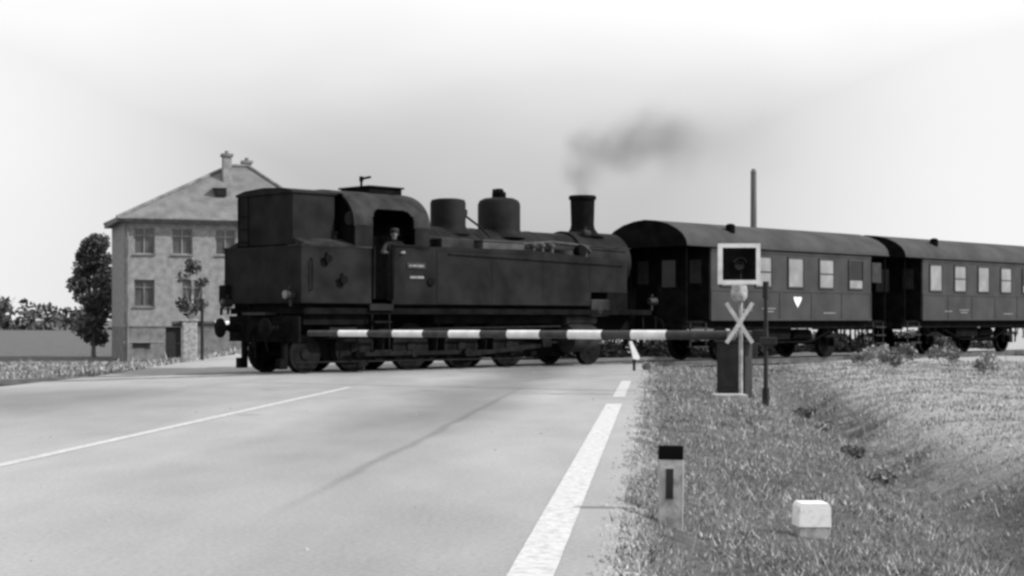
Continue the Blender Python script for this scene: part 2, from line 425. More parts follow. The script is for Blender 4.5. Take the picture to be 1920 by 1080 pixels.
# bunker lower
b = MB(); b.box((-.12, -1.5, 1.6), (1.95, 1.5, 2.92), .025)
bunk = b.build('water_bunker', M['loco'], L)
b = MB()
b.box((-.14, -1.515, 2.9), (1.97, -1.0, 2.94)); b.box((-.14, 1.0, 2.9), (1.97, 1.515, 2.94))
b.build('bunker_top_plate', M['loco_top'], L)
b = MB(); b.prism([(-1.53, 2.94), (-.98, 3.13), (-.98, 2.94)], .02, 1.46, 'YZ'); b.prism([(1.53, 2.94), (.98, 3.13), (.98, 2.94)], .02, 1.46, 'YZ')
b.build('sloping_shelf', M['loco_top'], L)
b = MB(); b.box((-.03, -1.06, 2.94), (1.2, 1.06, 4.16), .03); b.box((-.07, -1.1, 4.12), (1.24, 1.1, 4.18), .01)
ext = b.build('coal_bunker', M['loco'], L)
b = MB(); b.prism([(-1.1, 4.18), (-.75, 4.25), (0, 4.29), (.75, 4.25), (1.1, 4.18)], -.06, 1.5, 'YZ'); b.build('bunker_lid', M['loco'], L)
for t, z in ((.6, 2.62), (1.05, 2.15)):
    b = MB()
    b.cyl((t, -1.5, z), (t, -1.58, z), .045); b.cyl((t, -1.57, z), (t, -1.6, z), .1, seg=14)
    b.box((t - .16, -1.54, z - .02), (t + .16, -1.52, z + .02)); b.box((t - .02, -1.54, z - .16), (t + .02, -1.52, z + .16))
    b.build('lamp_iron', M['black'], L)
# rear ladder and grab rails
b = MB()
for y in (.55, .95): b.path([(-.08, y, 1.35), (-.1, y, 4.1)], .018)
for k in range(8): b.cyl((-.1, .55, 1.55 + k * .3), (-.1, .95, 1.55 + k * .3), .014)
b.build('ladder', M['black'], L)
b = MB(); b.path([(.15, -1.51, 1.9), (.15, -1.56, 1.92), (.15, -1.56, 2.6), (.15, -1.51, 2.62)], .015); b.build('grab_rail', M['black'], L)
b = MB(); b.path([(-.03, -1.2, 1.75), (-.1, -1.2, 1.8), (-.1, -1.2, 2.7), (-.03, -1.2, 2.75)], .018); b.build('grab_rail', M['black'], L); b = MB(); b.path([(-.03, 1.4, 1.75), (-.1, 1.4, 1.8), (-.1, 1.4, 2.7), (-.03, 1.4, 2.75)], .018)
b.build('grab_rail', M['black'], L)
def lamp(t, y, z, d):
    b = MB(); b.lathe([(.0, 0), (.08, 0), (.095, d * .04), (.095, d * .2), (.11, d * .22), (.11, d * .26)], (0, 0, 0), 'X', 18)
    b.box((-.02 + d * .1, -.03, -.26), (.02 + d * .1, .03, -.1)); b.cyl((d * .12, 0, .12), (d * .12, 0, .2), .035)
    o = b.build('headlamp', M['darkgrey'], L, (t, y, z), True)
    g = MB(); g.lathe([(.0, d * .275), (.06, d * .272), (.092, d * .262), (.092, d * .25)], (0, 0, 0), 'X', 18); g.build('lamp_lens', M['grey_paint'] if y < 0 else M['pane_dark'], o, (0, 0, 0), True)
lamp(-.1, -1.22, 1.8, -1); lamp(-.1, 1.22, 1.62, -1); lamp(12.5, -1.1, 1.75, 1); lamp(12.5, 1.1, 1.75, 1)
# far-side protruding rear lamp bracket / hoses seen against the house
b = MB(); b.box((-.28, 1.2, 1.62), (-.02, 1.5, 2.05), .03); b.path([(-.1, 1.35, 1.62), (-.3, 1.35, 1.5), (-.34, 1.3, 1.35)], .035)
b.build('tool_box', M['black'], L)
b = MB(); b.box((-.34, -.45, 1.34), (-.02, .45, 1.40)); b.build('rear_step_plate', M['darkgrey'], L)

# side tanks
def tank(s):
    b = MB()
    poly = [(4.06, 1.6), (9.56, 1.6), (9.6, 1.97), (11.07, 1.97), (11.07, 2.84), (7.2, 3.03), (4.06, 3.0)]
    y0, y1 = (-1.5, -.86) if s < 0 else (.86, 1.5)
    b.prism(poly, y0, y1)
    o = b.build('side_tank', M['loco'], L)
    r = MB(); yy = s * 1.5
    for t in (5.9, 7.75, 9.58): r.box((t - .03, yy - .006, 1.62 if t < 9 else 1.99), (t + .03, yy + .006, 2.93))
    r.box((4.08, yy - .008, 2.92), (7.2, yy + .008, 2.97)); r.box((4.08, yy - .008, 1.61), (9.55, yy + .008, 1.66))
    r.path([(4.4, s * 1.55, 2.86), (10.9, s * 1.55, 2.72)], .014)
    for k in range(8): r.cyl((4.4 + k * .92, s * 1.5, 2.855 - k * .02), (4.4 + k * .92, s * 1.555, 2.855 - k * .02), .012)
    r.build('riveted_seam', M['loco'], o)
    f = MB(); f.lathe([(.0, .16), (.2, .15), (.22, .12), (.22, 0)], (8.9, s * 1.18, 2.93), 'Z', 18); f.build('filler_cap', M['loco_top'], o, smooth=True)
tank(-1); tank(1)
# boxes on the tank top
b = MB(); b.box((4.32, -1.32, 3.0), (5.42, -.9, 3.24), .02); b.build('tool_box', M['loco_top'], L)
b = MB(); b.box((5.75, -1.3, 3.01), (7.25, -.9, 3.22), .02); b.box((5.72, -1.33, 3.22), (7.28, -.88, 3.25)); b.build('tool_box', M['pale_cover'], L)
b = MB()
for t, r in ((7.75, .1), (8.1, .08), (8.45, .1), (9.75, .13)):
    b.cyl((t, -1.12, 2.9), (t, -1.12, 3.2), r * .6); b.lathe([(r * .6, 0), (r, .03), (r, .1), (.02, .14)], (t, -1.12, 3.12), 'Z', 12)
b.path([(7.4, -1.0, 3.2), (8.6, -1.0, 3.3), (9.9, -.95, 3.25), (10.3, -.85, 3.1)], .035)
b.build('boiler_fittings', M['pale_cover'], L, smooth=True)
b = MB(); b.lathe([(.0, -.1), (.16, -.1), (.19, 0), (.16, .1), (0, .1)], (9.55, -1.15, 3.08), 'Y', 14); b.build('air_valve', M['black'], L)
# boiler
b = MB(); b.lathe([(.0, 3.7), (.79, 3.7), (.79, 10.0), (0, 10.0)], (0, 0, 2.83), 'X', 40)
for t in (4.9, 6.5, 8.6): b.lathe([(.79, t - .04), (.80, t - .04), (.80, t + .04), (.79, t + .04)], (0, 0, 2.83), 'X', 40)
boil = b.build('boiler', M['loco'], L, smooth=True)
b = MB(); b.lathe([(.0, 10.0), (.86, 10.0), (.86, 12.0), (.8, 12.03), (.62, 12.06), (.3, 12.16), (0, 12.2)], (0, 0, 2.83), 'X', 40)
b.box((10.1, -.5, 1.45), (11.9, .5, 2.2))
sb = b.build('smokebox', M['loco'], L, smooth=True)
# handrail on boiler
b = MB(); b.path([(4.2, -.86, 3.28), (10.1, -.88, 3.25), (11.9, -.9, 3.22)], .018)
for k in range(6): b.cyl((4.5 + 1.4 * k, -.7, 3.2), (4.5 + 1.4 * k, -.87, 3.27), .015)
b.build('handrail', M['loco_top'], L)
# domes, chimney
b = MB(); b.lathe([(.62, 3.42), (.5, 3.56), (.46, 3.66), (.46, 4.24), (.43, 4.32), (.3, 4.35), (0, 4.36)], (5.75, 0, 0), 'Z', 32)
b.box((6.18, -.12, 3.95), (6.34, .12, 4.1), .02)
b.path([(6.0, -.4, 3.9), (6.35, -.62, 3.6), (6.5, -.8, 3.35)], .03)
b.build('sand_dome', M['loco'], L, smooth=True)
b = MB(); b.lathe([(.72, 3.4), (.6, 3.52), (.57, 3.62), (.57, 4.3), (.52, 4.4), (.4, 4.46), (.24, 4.48), (0, 4.49)], (7.6, 0, 0), 'Z', 36)
d2 = b.build('steam_dome', M['loco'], L, smooth=True)
b = MB(); b.lathe([(.19, 4.44), (.19, 4.62), (.14, 4.64), (.1, 4.72), (0, 4.73)], (7.6, 0, 0), 'Z', 20); b.cyl((7.42, 0, 4.46), (7.42, 0, 4.7), .05); b.build('safety_valve', M['black'], d2, smooth=True)
b = MB(); b.lathe([(.62, 3.55), (.46, 3.64), (.35, 3.78), (.325, 3.9), (.345, 4.6), (.385, 4.61), (.39, 4.68), (.37, 4.72), (.29, 4.72), (.27, 4.5), (.26, 3.7)], (10.9, 0, 0), 'Z', 32)
b.build('chimney', M['black'], L, smooth=True)
# generator and small pipes near chimney foot
b = MB(); b.cyl((10.35, -.5, 3.62), (10.6, -.5, 3.62), .1); b.cyl((10.47, -.5, 3.5), (10.47, -.5, 3.8), .03); b.build('generator', M['loco_top'], L)

# cab
def roofprof(th):   # th 0..pi from near eave over the crown to the far eave
    return (-1.5 * (abs(math.cos(th)) ** .8) * (1 if math.cos(th) > 0 else -1), 3.42 + .91 * abs(math.sin(th)) ** .92)
T0, T1 = 1.48, 3.75
b = MB(); bm = b.bm
def in_open(t, z, y):
    if z > 3.84 or t < 1.98 or t > 3.3: return False
    dx = max(0, abs(t - 2.64) - .4) / .26; dz = max(0, z - 3.5) / .34
    return dx * dx + dz * dz < 1
nt, nth = 46, 96
for layer, off in ((0, 0), (1, .05)):
    gv = {}
    for i in range(nt + 1):
        for j in range(nth + 1):
            y, z = roofprof(math.pi * j / nth); k = 1 - off / 1.5
            gv[i, j] = bm.verts.new((T0 - .06 + (T1 - T0 + .1) * i / nt, y * k, 3.42 + (z - 3.42) * k))
    for i in range(nt):
        for j in range(nth):
            c = (gv[i, j].co + gv[i + 1, j + 1].co) / 2
            if in_open(c.x, c.z, c.y): continue
            bm.faces.new((gv[i, j], gv[i + 1, j], gv[i + 1, j + 1], gv[i, j + 1]))
bmesh.ops.recalc_face_normals(bm, faces=bm.faces)
cr = b.build('cab_roof', M['loco_top'], L, smooth=True)
b = MB(); b.box((2.66, -.55, 4.3), (3.7, .55, 4.46), .015); b.box((2.62, -.6, 4.44), (3.74, .6, 4.48)); b.build('roof_hatch', M['black'], cr)
b = MB(); b.path([(2.7, -.2, 4.46), (2.7, -.2, 4.66), (2.95, -.25, 4.72)], .03); b.cyl((2.7, -.2, 4.6), (2.7, -.2, 4.72), .05); b.build('whistle', M['black'], cr)
for s in (-1, 1):
    y = s * 1.5; yi = s * 1.46
    b = MB()
    a0, a1 = min(y, yi), max(y, yi)
    b.box((1.45, a0, 2.94), (1.98, a1, 3.44)); b.box((3.3, a0, 2.9), (3.75, a1, 3.44))
    b.box((2.57, a0, 1.6), (4.06, a1, 3.0), 0)
    b.box((1.9, a0, 1.45), (2.62, a1, 1.6))
    b.build('cab_side', M['loco'], L)
    for t in (1.99, 2.6): r = MB(); r.path([(t, s * 1.53, 1.72), (t, s * 1.55, 2.95)], .02); r.build('handrail', M['loco'], L)
    r = MB(); r.box((2.57, s * 1.5 - .03, 2.98), (3.32, s * 1.5 + .03, 3.02)); r.box((4.0, s * 1.502 - .01, 1.62), (4.05, s * 1.502 + .01, 2.98))
    r.build('beading', M['loco'], L)
    p = MB(); p.box((3.02, s * 1.512 - .012, 2.45), (3.62, s * 1.512 + .012, 2.6), .01); p.build('number_plate', M['darkgrey'], L)
    p = MB(); p.box((3.08, s * 1.526 - .006, 2.5), (3.56, s * 1.526 + .006, 2.55)); p.build('plate_strip', M['steel'], L); p = MB(); p.box((3.12, s * 1.512 - .01, 2.22), (3.56, s * 1.512 + .01, 2.28)); p.build('name_plate', M['steel'], L)
    p = MB(); p.lathe([(0, -.02), (.11, -.02), (.11, .02), (0, .02)], (3.8, s * 1.515, 2.15), 'Y', 16); p.build('round_plate', M['black'], L)
# end walls with window openings
def endwall(t, name):
    b = MB(); pts = [(-1.45, 1.6), (-1.45, 3.44)]
    pts += [(roofprof(math.pi * j / 24)[0] * .965, 3.42 + (roofprof(math.pi * j / 24)[1] - 3.42) * .965) for j in range(1, 24)]
    pts += [(1.45, 3.44), (1.45, 1.6)]
    b.prism(pts, t, t + .03, 'YZ'); return b.build(name, M['black'], L)
rw = endwall(1.5, 'cab_rear_wall'); fw = endwall(3.7, 'cab_front_wall')
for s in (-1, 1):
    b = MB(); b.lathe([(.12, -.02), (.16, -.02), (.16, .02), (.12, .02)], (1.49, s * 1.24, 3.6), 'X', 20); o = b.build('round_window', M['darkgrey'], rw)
    b = MB(); b.lathe([(0, -.012), (.12, -.012), (.12, .01), (0, .01)], (1.488, s * 1.24, 3.6), 'X', 20); b.build('pane', M['white'], o)  # white paint stands in for sky light showing through the window
b = MB(); b.box((1.5, -1.4, 1.55), (4.0, 1.4, 1.62)); b.build('cab_floor', M['black'], L)
b = MB(); b.box((3.2, -.6, 1.7), (3.69, .6, 3.3), .05); b.path([(3.15, .2, 2.9), (3.15, -.3, 3.1)], .02); b.lathe([(.09, -.02), (.09, .0), (0, .0)], (3.16, -.2, 3.2), 'X', 14); b.build('boiler_backhead', M['darkgrey'], L)
for s in (-1, 1):
    b = MB()
    for k in range(3):
        b.box((2.02, s * 1.43 - .1, .48 + k * .34), (2.54, s * 1.43 + .1, .52 + k * .34))
    b.box((2.0, s * 1.42 - .02, .45), (2.03, s * 1.42 + .02, 1.5)); b.box((2.53, s * 1.42 - .02, .45), (2.56, s * 1.42 + .02, 1.5))
    b.build('cab_steps', M['wheel'], L)

# wheels
def wheel(name, r, spokes, cw):
    b = MB(); b.lathe([(r - .09, -.06), (r, -.06), (r, .06), (r + .028, .065), (r + .028, .09), (r - .09, .09), (r - .09, -.06)], (0, 0, 0), 'Y', 40)
    b.lathe([(0, -.09), (.13, -.09), (.13, .07), (0, .07)], (0, 0, 0), 'Y', 20)
    for k in range(spokes):
        a = 2 * math.pi * k / spokes; d = Vector((math.cos(a), 0, math.sin(a))); b.cyl(d * .1, d * (r - .06), .032, .024, 8)
    if cw:
        pts = [(math.cos(a) * (r - .08), math.sin(a) * (r - .08)) for a in [R(x) for x in range(200, 341, 14)]]
        b.prism(pts, -.045, .05)
    return b
wm = {}
def put_wheel(parent, t, s, r, spokes, cw, z=0, m=None):
    key = (r, spokes, cw, s)
    if key not in wm:
        b = wheel('wheel', r, spokes, cw)
        if s > 0: bmesh.ops.scale(b.bm, vec=(1, -1, 1), verts=b.bm.verts)
        o = b.build('wheel', M['wheel'], parent, (t, s * .76, r + z), True); wm[key] = o; return o
    o = wm[key].copy(); COL.objects.link(o); o.parent = parent; o.location = (t, s * .76, r + z); return o
DR = [1.98, 3.75, 5.45, 7.15]
for s in (-1, 1):
    put_wheel(L, .52, s, .44, 10, False); put_wheel(L, 10.3, s, .44, 10, False)
    for t in DR: put_wheel(L, t, s, .575, 12, True)
for t, r in [(.52, .44), (10.3, .44)] + [(t, .575) for t in DR]: b = MB(); b.cyl((t, -.74, r), (t, .74, r), .08); b.build('axle', M['black'], L)
for s in (-1, 1):
    yy = s * .93; b = MB()
    b.box((DR[0], yy - .02, .36), (DR[-1], yy + .02, .46), .01)
    for t in DR: b.cyl((t, yy - .04, .41), (t, yy + .04, .41), .09)
    b.build('coupling_rod', M['steel'] if s > 0 else M['wheel'], L)
    b = MB(); yy = s * 1.03; b.box((DR[2], yy - .02, .4), (8.4, yy + .02, .5), .01, rot=Matrix.Rotation(R(-4), 3, 'Y')); b.cyl((DR[2], yy - .05, .41), (DR[2], yy + .05, .41), .1)
    b.cyl((8.3, yy, .62), (9.3, yy, .62), .035); b.box((8.15, yy - .06, .5), (8.5, yy + .06, .76), .02); b.box((7.7, yy - .03, .8), (9.3, yy + .03, .86))
    b.path([(7.9, yy, .85), (7.6, yy, 1.15), (6.2, yy, 1.1)], .03); b.path([(8.3, yy, .7), (8.2, yy, 1.1), (9.2, yy, 1.12)], .025)
    b.build('valve_gear', M['wheel'], L)
    b = MB(); b.cyl((9.0, s * 1.12, .72), (10.0, s * 1.12, .72), .36, seg=28); b.cyl((8.95, s * 1.12, .72), (8.99, s * 1.12, .72), .3, seg=28); b.cyl((10.0, s * 1.12, .72), (10.06, s * 1.12, .72), .3, seg=28)
    b.cyl((8.9, s * 1.1, 1.24), (10.1, s * 1.1, 1.24), .17, seg=20); b.box((9.05, s * 1.0 - .2, .9), (9.95, s * 1.0 + .2, 1.3))
    b.build('cylinder', M['loco_top'], L, smooth=True)
b = MB(); b.box((9.7, -1.42, 1.32), (10.45, -1.0, 1.78), .03); b.cyl((10.05, -1.44, 1.5), (10.05, -1.2, 1.5), .12); b.build('lubricator_box', M['loco_top'], L)
b = MB()   # brake rigging, pipes and sand pipes
for t in (2.85, 4.6, 6.3): 
    b.path([(t, -.9, 1.15), (t - .05, -.85, .4)], .03); b.box((t - .1, -.82, .3), (t + .02, -.7, .75)); b.path([(t, .9, 1.15), (t - .05, .85, .4)], .03)
b.path([(1.2, -1.15, .95), (4, -1.2, 1.0), (8.7, -1.2, 1.05)], .03); b.path([(.1, -1.0, .25), (7.9, -1.0, .22)], .02)
b.cyl((.9, -1.1, .95), (1.7, -1.1, .95), .17, seg=18)
b.build('brake_rigging', M['wheel'], L)
for y in (-1.2, 1.2):
    b = MB(); b.box((12.1, y - .15, .42), (12.45, y + .15, .46)); b.box((12.1, y - .15, .8), (12.45, y + .15, .84)); b.box((12.08, y - .02, .4), (12.12, y + .02, 1.4)); b.build('front_step', M['wheel'], L)
# coal heap showing under the bunker lid edge (visible from a step aside)
b = MB()
for k in range(30):
    m4 = Matrix.Translation((random.uniform(1.22, 1.42), random.uniform(-.9, .9), 2.98 + random.random() * .3)) @ Matrix.Rotation(random.random() * 6, 4, (1, 1, 0))
    bmesh.ops.create_icosphere(b.bm, subdivisions=1, radius=random.uniform(.07, .15), matrix=m4)
tag(b.build('coal_heap', M['coal'], L), kind='stuff')

# ------------------------------------------------------------------ engine driver leaning at the cab opening
def person(loc, rz):
    J = {  # joint: (x, y, z, r)  x forward, y left
        'pelvis': (0, 0, .93, .15), 'waist': (.01, 0, 1.1, .145), 'chest': (.05, 0, 1.32, .165), 'necklow': (.08, 0, 1.48, .075), 'neck': (.1, 0, 1.56, .06),
        'head': (.12, 0, 1.65, .085), 'crown': (.115, 0, 1.73, .08),
        'shl': (.06, .19, 1.42, .07), 'ell': (.2, .3, 1.16, .052), 'wrl': (.42, .22, 1.2, .036), 'hal': (.49, .18, 1.2, .04),
        'shr': (.06, -.19, 1.42, .07), 'elr': (.2, -.32, 1.17, .052), 'wrr': (.42, -.26, 1.2, .036), 'har': (.49, -.22, 1.2, .04),
        'hipl': (0, .1, .88, .11), 'knl': (.03, .11, .5, .07), 'anl': (-.02, .12, .1, .05), 'tol': (.12, .13, .04, .04),
        'hipr': (0, -.1, .88, .11), 'knr': (.05, -.11, .5, .07), 'anr': (.02, -.12, .1, .05), 'tor': (.16, -.13, .04, .04)}
    Ed = [('pelvis', 'waist'), ('waist', 'chest'), ('chest', 'necklow'), ('necklow', 'neck'), ('neck', 'head'), ('head', 'crown'), ('chest', 'shl'), ('shl', 'ell'), ('ell', 'wrl'), ('wrl', 'hal'),
          ('chest', 'shr'), ('shr', 'elr'), ('elr', 'wrr'), ('wrr', 'har'), ('pelvis', 'hipl'), ('hipl', 'knl'), ('knl', 'anl'), ('anl', 'tol'), ('pelvis', 'hipr'), ('hipr', 'knr'), ('knr', 'anr'), ('anr', 'tor')]
    for s, h in ((1, 'hal'), (-1, 'har')):   # fingers
        hx, hy, hz, _ = J[h]
        for k in range(4):
            a, c = f'{h}f{k}a', f'{h}f{k}b'; oy = (k - 1.5) * .022
            J[a] = (hx + .06, hy + oy, hz - .004, .010); J[c] = (hx + .10 - abs(k - 1.3) * .008, hy + oy * 1.15, hz - .035, .008); Ed += [(h, a), (a, c)]
        J[h + 't'] = (hx + .035, hy - s * .05, hz - .01, .011); J[h + 'u'] = (hx + .07, hy - s * .055, hz - .03, .009); Ed += [(h, h + 't'), (h + 't', h + 'u')]
    names = list(J); me = bpy.data.meshes.new('person'); me.from_pydata([J[k][:3] for k in names], [(names.index(a), names.index(c)) for a, c in Ed], [])
    o = bpy.data.objects.new('person', me); COL.objects.link(o)
    sk = o.modifiers.new('s', 'SKIN'); o.modifiers.new('u', 'SUBSURF').levels = 2
    for i, k in enumerate(names):
        me.skin_vertices[0].data[i].radius = (J[k][3], J[k][3]); me.skin_vertices[0].data[i].use_root = (k == 'pelvis')
    dg = bpy.context.evaluated_depsgraph_get(); dg.update()
    nm = bpy.data.meshes.new_from_object(o.evaluated_get(dg)); o.modifiers.clear(); o.data = nm
    nm.materials.clear(); nm.materials.append(M['jacket']); nm.materials.append(M['skin'])
    for p in nm.polygons:
        p.use_smooth = True; c = p.center
        if c.z > 1.53 or (c.x > .36 and c.z > 1): p.material_index = 1
    o.location = loc; o.rotation_euler = (0, 0, rz)
    f = MB(); f.lathe([(.0, .035), (.02, .0), (.012, -.02), (0, -.03)], (.21, 0, 1.645), 'X', 8); f.build('nose', M['skin'], o, smooth=True)
    for s in (-1, 1): f = MB(); f.lathe([(0, .0), (.03, .005), (.03, .015), (0, .018)], (.12, s * .095, 1.645), 'Y', 8); f.build('ear', M['skin'], o, smooth=True)
    for s in (-1, 1):
        e = MB(); bmesh.ops.create_uvsphere(e.bm, u_segments=8, v_segments=6, radius=.012, matrix=Matrix.Translation((.198, s * .034, 1.665))); e.build('eye', M['cap'], o)
    m_ = MB(); m_.box((.198, -.025, 1.603), (.206, .025, 1.61)); m_.build('mouth', M['cap'], o)
    c = MB(); c.lathe([(.1, 1.70), (.112, 1.71), (.118, 1.76), (.09, 1.79), (0, 1.8)], (.12, 0, 0), 'Z', 18); c.prism([(.18, -.07), (.27, -.04), (.28, .04), (.18, .07)], 1.70, 1.712, 'XY'); c.build('cap', M['cap'], o, smooth=True)
    return o
pr = person((0, 0, 0), 0)
pr.location = tw(3.06, .5, 1.64 + RAILZ); pr.rotation_euler = (0, 0, R(-82))
tag(pr, 'person in a dark jacket and cap leaning out of the locomotive cab opening', 'person')

# ------------------------------------------------------------------ coaches
def coach(t_off, label, lengthw=8.6, badge=True):
    C = empty('passenger_coach', tw(t_off, 1.5, RAILZ), TR)
    tag(C, label, 'railway coach', 'railway coaches behind the locomotive')
    # local x: 0 = headstock (t 13.65), wall from 1.1 to 9.7, platform to 10.65
    W0, W1, XE = 1.1, 1.1 + lengthw, lengthw + 2.1
    b = MB(); b.box((W0, -1.47, 1.22), (W1, -1.41, 3.4)); b.build('side_wall', M['coach'], C)
    b = MB(); b.box((W0, 1.41, 1.22), (W1, 1.47, 3.4)); b.build('side_wall', M['coach'], C)
    for s in (-1, 1):
        b = MB(); y = s * 1.475
        b.box((W0, y - .012, 2.08), (W1, y + .012, 2.13)); b.box((W0, y - .012, 3.24), (W1, y + .012, 3.29)); b.box((W0 - .01, y - .02, 1.2), (W1 + .01, y + .02, 1.26))
        for k in range(6): b.box((W0 + k * (lengthw - .05) / 5, y - .01, 1.26), (W0 + .05 + k * (lengthw - .05) / 5, y + .01, 2.08))
        b.build('body_moulding', M['coach'], C)
    rp = [(-1.5, 3.36), (-1.5, 3.42), (-1.46, 3.56), (-1.34, 3.72), (-1.12, 3.88), (-.8, 4.03), (-.4, 4.13), (0, 4.17), (.4, 4.13), (.8, 4.03), (1.12, 3.88), (1.34, 3.72), (1.46, 3.56), (1.5, 3.42), (1.5, 3.36)]
    inn = [(y * .97, 3.36 + (z - 3.36) * .93) for y, z in rp][::-1]
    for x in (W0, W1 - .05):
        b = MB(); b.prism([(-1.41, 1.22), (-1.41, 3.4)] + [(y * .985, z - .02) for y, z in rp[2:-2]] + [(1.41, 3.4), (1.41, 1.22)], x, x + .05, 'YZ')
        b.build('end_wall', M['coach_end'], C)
    b = MB(); b.prism(rp + inn, -.05, XE + .05, 'YZ')
    rf = b.build('roof', M['coach_roof'], C, smooth=True, angle=30)
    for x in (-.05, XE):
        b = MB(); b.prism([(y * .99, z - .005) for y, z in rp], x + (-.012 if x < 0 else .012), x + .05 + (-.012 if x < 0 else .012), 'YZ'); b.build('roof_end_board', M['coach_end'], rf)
    for x in (2.55,):
        b = MB(); b.lathe([(.12, 3.6), (.11, 3.82), (.14, 3.84), (.14, 4.06), (.1, 4.1), (0, 4.12)], (x, -1.1, 0), 'Z', 16); b.build('roof_ventilator', M['black'], rf)
    b = MB(); b.path([(.0, -1.52, 3.37), (XE, -1.52, 3.37)], .02); b.build('rain_gutter', M['coach'], rf)
    # windows
    for s in (-1, 1):
        for k, cx in enumerate([1.1 + 8.6 - .92 - 1.7 * q for q in range(5)]):
            hw = .39
            y = s * 1.47; y0, y1 = sorted((y, y + s * .035))
            f = MB(); f.box((cx - hw - .05, y0, 2.2), (cx - hw, y1, 3.18)); f.box((cx + hw, y0, 2.2), (cx + hw + .05, y1, 3.18)); f.box((cx - hw, y0, 2.2), (cx + hw, y1, 2.25)); f.box((cx - hw, y0, 3.13), (cx + hw, y1, 3.18))
            o = f.build('window', M['coach'], C)
            y0, y1 = sorted((y, y + s * .012)); zb = 2.25
            if k == 0:
                g = MB(); g.box((cx - hw, y0, 2.5), (cx + hw, y1, 3.13)); g.build('pane', M['pane_dark'], o)
                g = MB(); g.box((cx - hw, y0, 2.25), (cx + hw, y1, 2.44)); g.box((cx - hw, y0, 2.44), (cx + hw, y1 + (0 if s > 0 else 0), 2.5)); g.build('lowered_sash', M['blind'], o)
            else:
                g = MB(); g.box((cx - hw, y0, 2.25), (cx + hw, y1, 3.13)); g.build('blind', M['blind'], o)
                if k in (1, 3):
                    yb0, yb1 = sorted((y + s * .014, y + s * .022)); g = MB(); g.box((cx - hw, yb0, 2.66), (cx + hw, yb1, 2.7)); g.build('sash_bar', M['coach'], o)
    # white badge on the side
    b = MB(); b.prism([(5.46 + dx, 1.78 + dz) for dx, dz in ((-.22, .15), (-.2, .06), (0, -.18), (.2, .06), (.22, .15), (.1, .16), (0, .145), (-.1, .16))], -1.492, -1.476)
    if badge: b.build('side_emblem', M['white'], C)
    b = MB()
    for x0, x1, z in ((3.6, 4.3, 1.55), (3.7, 4.2, 1.46), (6.9, 7.6, 1.42), (2.6, 3.1, 1.5)): b.box((x0, -1.482, z), (x1, -1.474, z + .035))
    b.build('painted_strip', M['grey_paint'], C)
    # end doors and end windows
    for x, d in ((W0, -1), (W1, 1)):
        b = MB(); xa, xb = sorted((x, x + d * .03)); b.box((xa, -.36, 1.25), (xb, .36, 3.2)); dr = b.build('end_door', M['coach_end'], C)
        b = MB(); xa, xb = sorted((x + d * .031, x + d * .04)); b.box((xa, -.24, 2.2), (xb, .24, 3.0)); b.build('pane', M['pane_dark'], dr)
        b = MB(); b.cyl((x + d * .03, .28, 2.1), (x + d * .1, .28, 2.1), .03); b.build('handle', M['steel'], dr)
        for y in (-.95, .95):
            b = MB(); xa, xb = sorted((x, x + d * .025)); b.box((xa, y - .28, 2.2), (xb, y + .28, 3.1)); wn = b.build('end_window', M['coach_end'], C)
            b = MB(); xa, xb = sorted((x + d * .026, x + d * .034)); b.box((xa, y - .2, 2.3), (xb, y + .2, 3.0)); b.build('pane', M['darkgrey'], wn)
    # platforms with railing
    for x0, x1, xe in ((.0, 1.1, .04), (W1, XE, XE - .04)):
        b = MB(); b.box((x0, -1.35, 1.12), (x1, 1.35, 1.2)); pf = b.build('platform', M['black'], C)
        xa, xb = x0 + .2, x1 - .2
        for s in (-1, 1):
            b = MB()
            for y in (.4, .85, 1.36): b.cyl((xe, s * y, 1.2), (xe, s * y, 2.15), .018)
            for z in (1.65, 2.15): b.cyl((xe, s * .4, z), (xe, s * 1.36, z), .018)
            b.cyl((xe, s * 1.4, 1.1), (xe, s * 1.4, 3.4), .025); b.box((xe - .015, s * .42, 1.2), (xe + .015, s * 1.38, 2.1))
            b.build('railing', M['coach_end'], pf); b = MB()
            for k in range(3): b.box((xa, s * 1.42 - .12, .42 + k * .27), (xb, s * 1.42 + .12, .455 + k * .27))
            b.box((xa - .03, s * 1.42 - .02, .4), (xa, s * 1.42 + .02, 1.14)); b.box((xb, s * 1.42 - .02, .4), (xb + .03, s * 1.42 + .02, 1.14))
            b.build('steps', M['darkgrey'], pf)
    b = MB(); b.box((W1 + .12, -1.44, 2.5), (W1 + .68, -1.42, 3.12)); b.box((W1 + .1, -1.45, 2.46), (W1 + .7, -1.41, 2.5)); b.build('platform_panel', M['coach_end'] if False else M['darkgrey'], C)
    # underframe
    b = MB()
    for y in (-1.25, 1.25): b.box((0.05, y - .05, .95), (XE - .05, y + .05, 1.2))
    b.box((1.1, -1.2, 1.1), (W1, 1.2, 1.2))
    for x in (3.4, 5.4, 7.4): b.box((x, -1.2, .95), (x + .1, 1.2, 1.1))
    b.box((4.0, -1.15, .6), (5.6, -.7, .95), .02); b.box((6.2, .5, .6), (7.4, 1.1, .95), .02)
    b.cyl((5.9, -.9, .75), (6.9, -.9, .75), .18, seg=18)
    b.path([(2.8, -1.2, .95), (4.2, -1.2, .52), (6.6, -1.2, .52), (8, -1.2, .95)], .03); b.path([(2.8, 1.2, .95), (4.2, 1.2, .52), (6.6, 1.2, .52), (8, 1.2, .95)], .03)
    b.build('underframe', M['black'], C)
    for x, d in ((.0, -1), (XE, 1)):
        b = MB(); xa, xb = sorted((x, x - d * .1)); b.box((xa, -1.3, .88), (xb, 1.3, 1.18)); b.build('headstock', M['black'], C)
        for y in (-.875, .875): buffer(C, x, y, d)
        coupling(C, x, d)
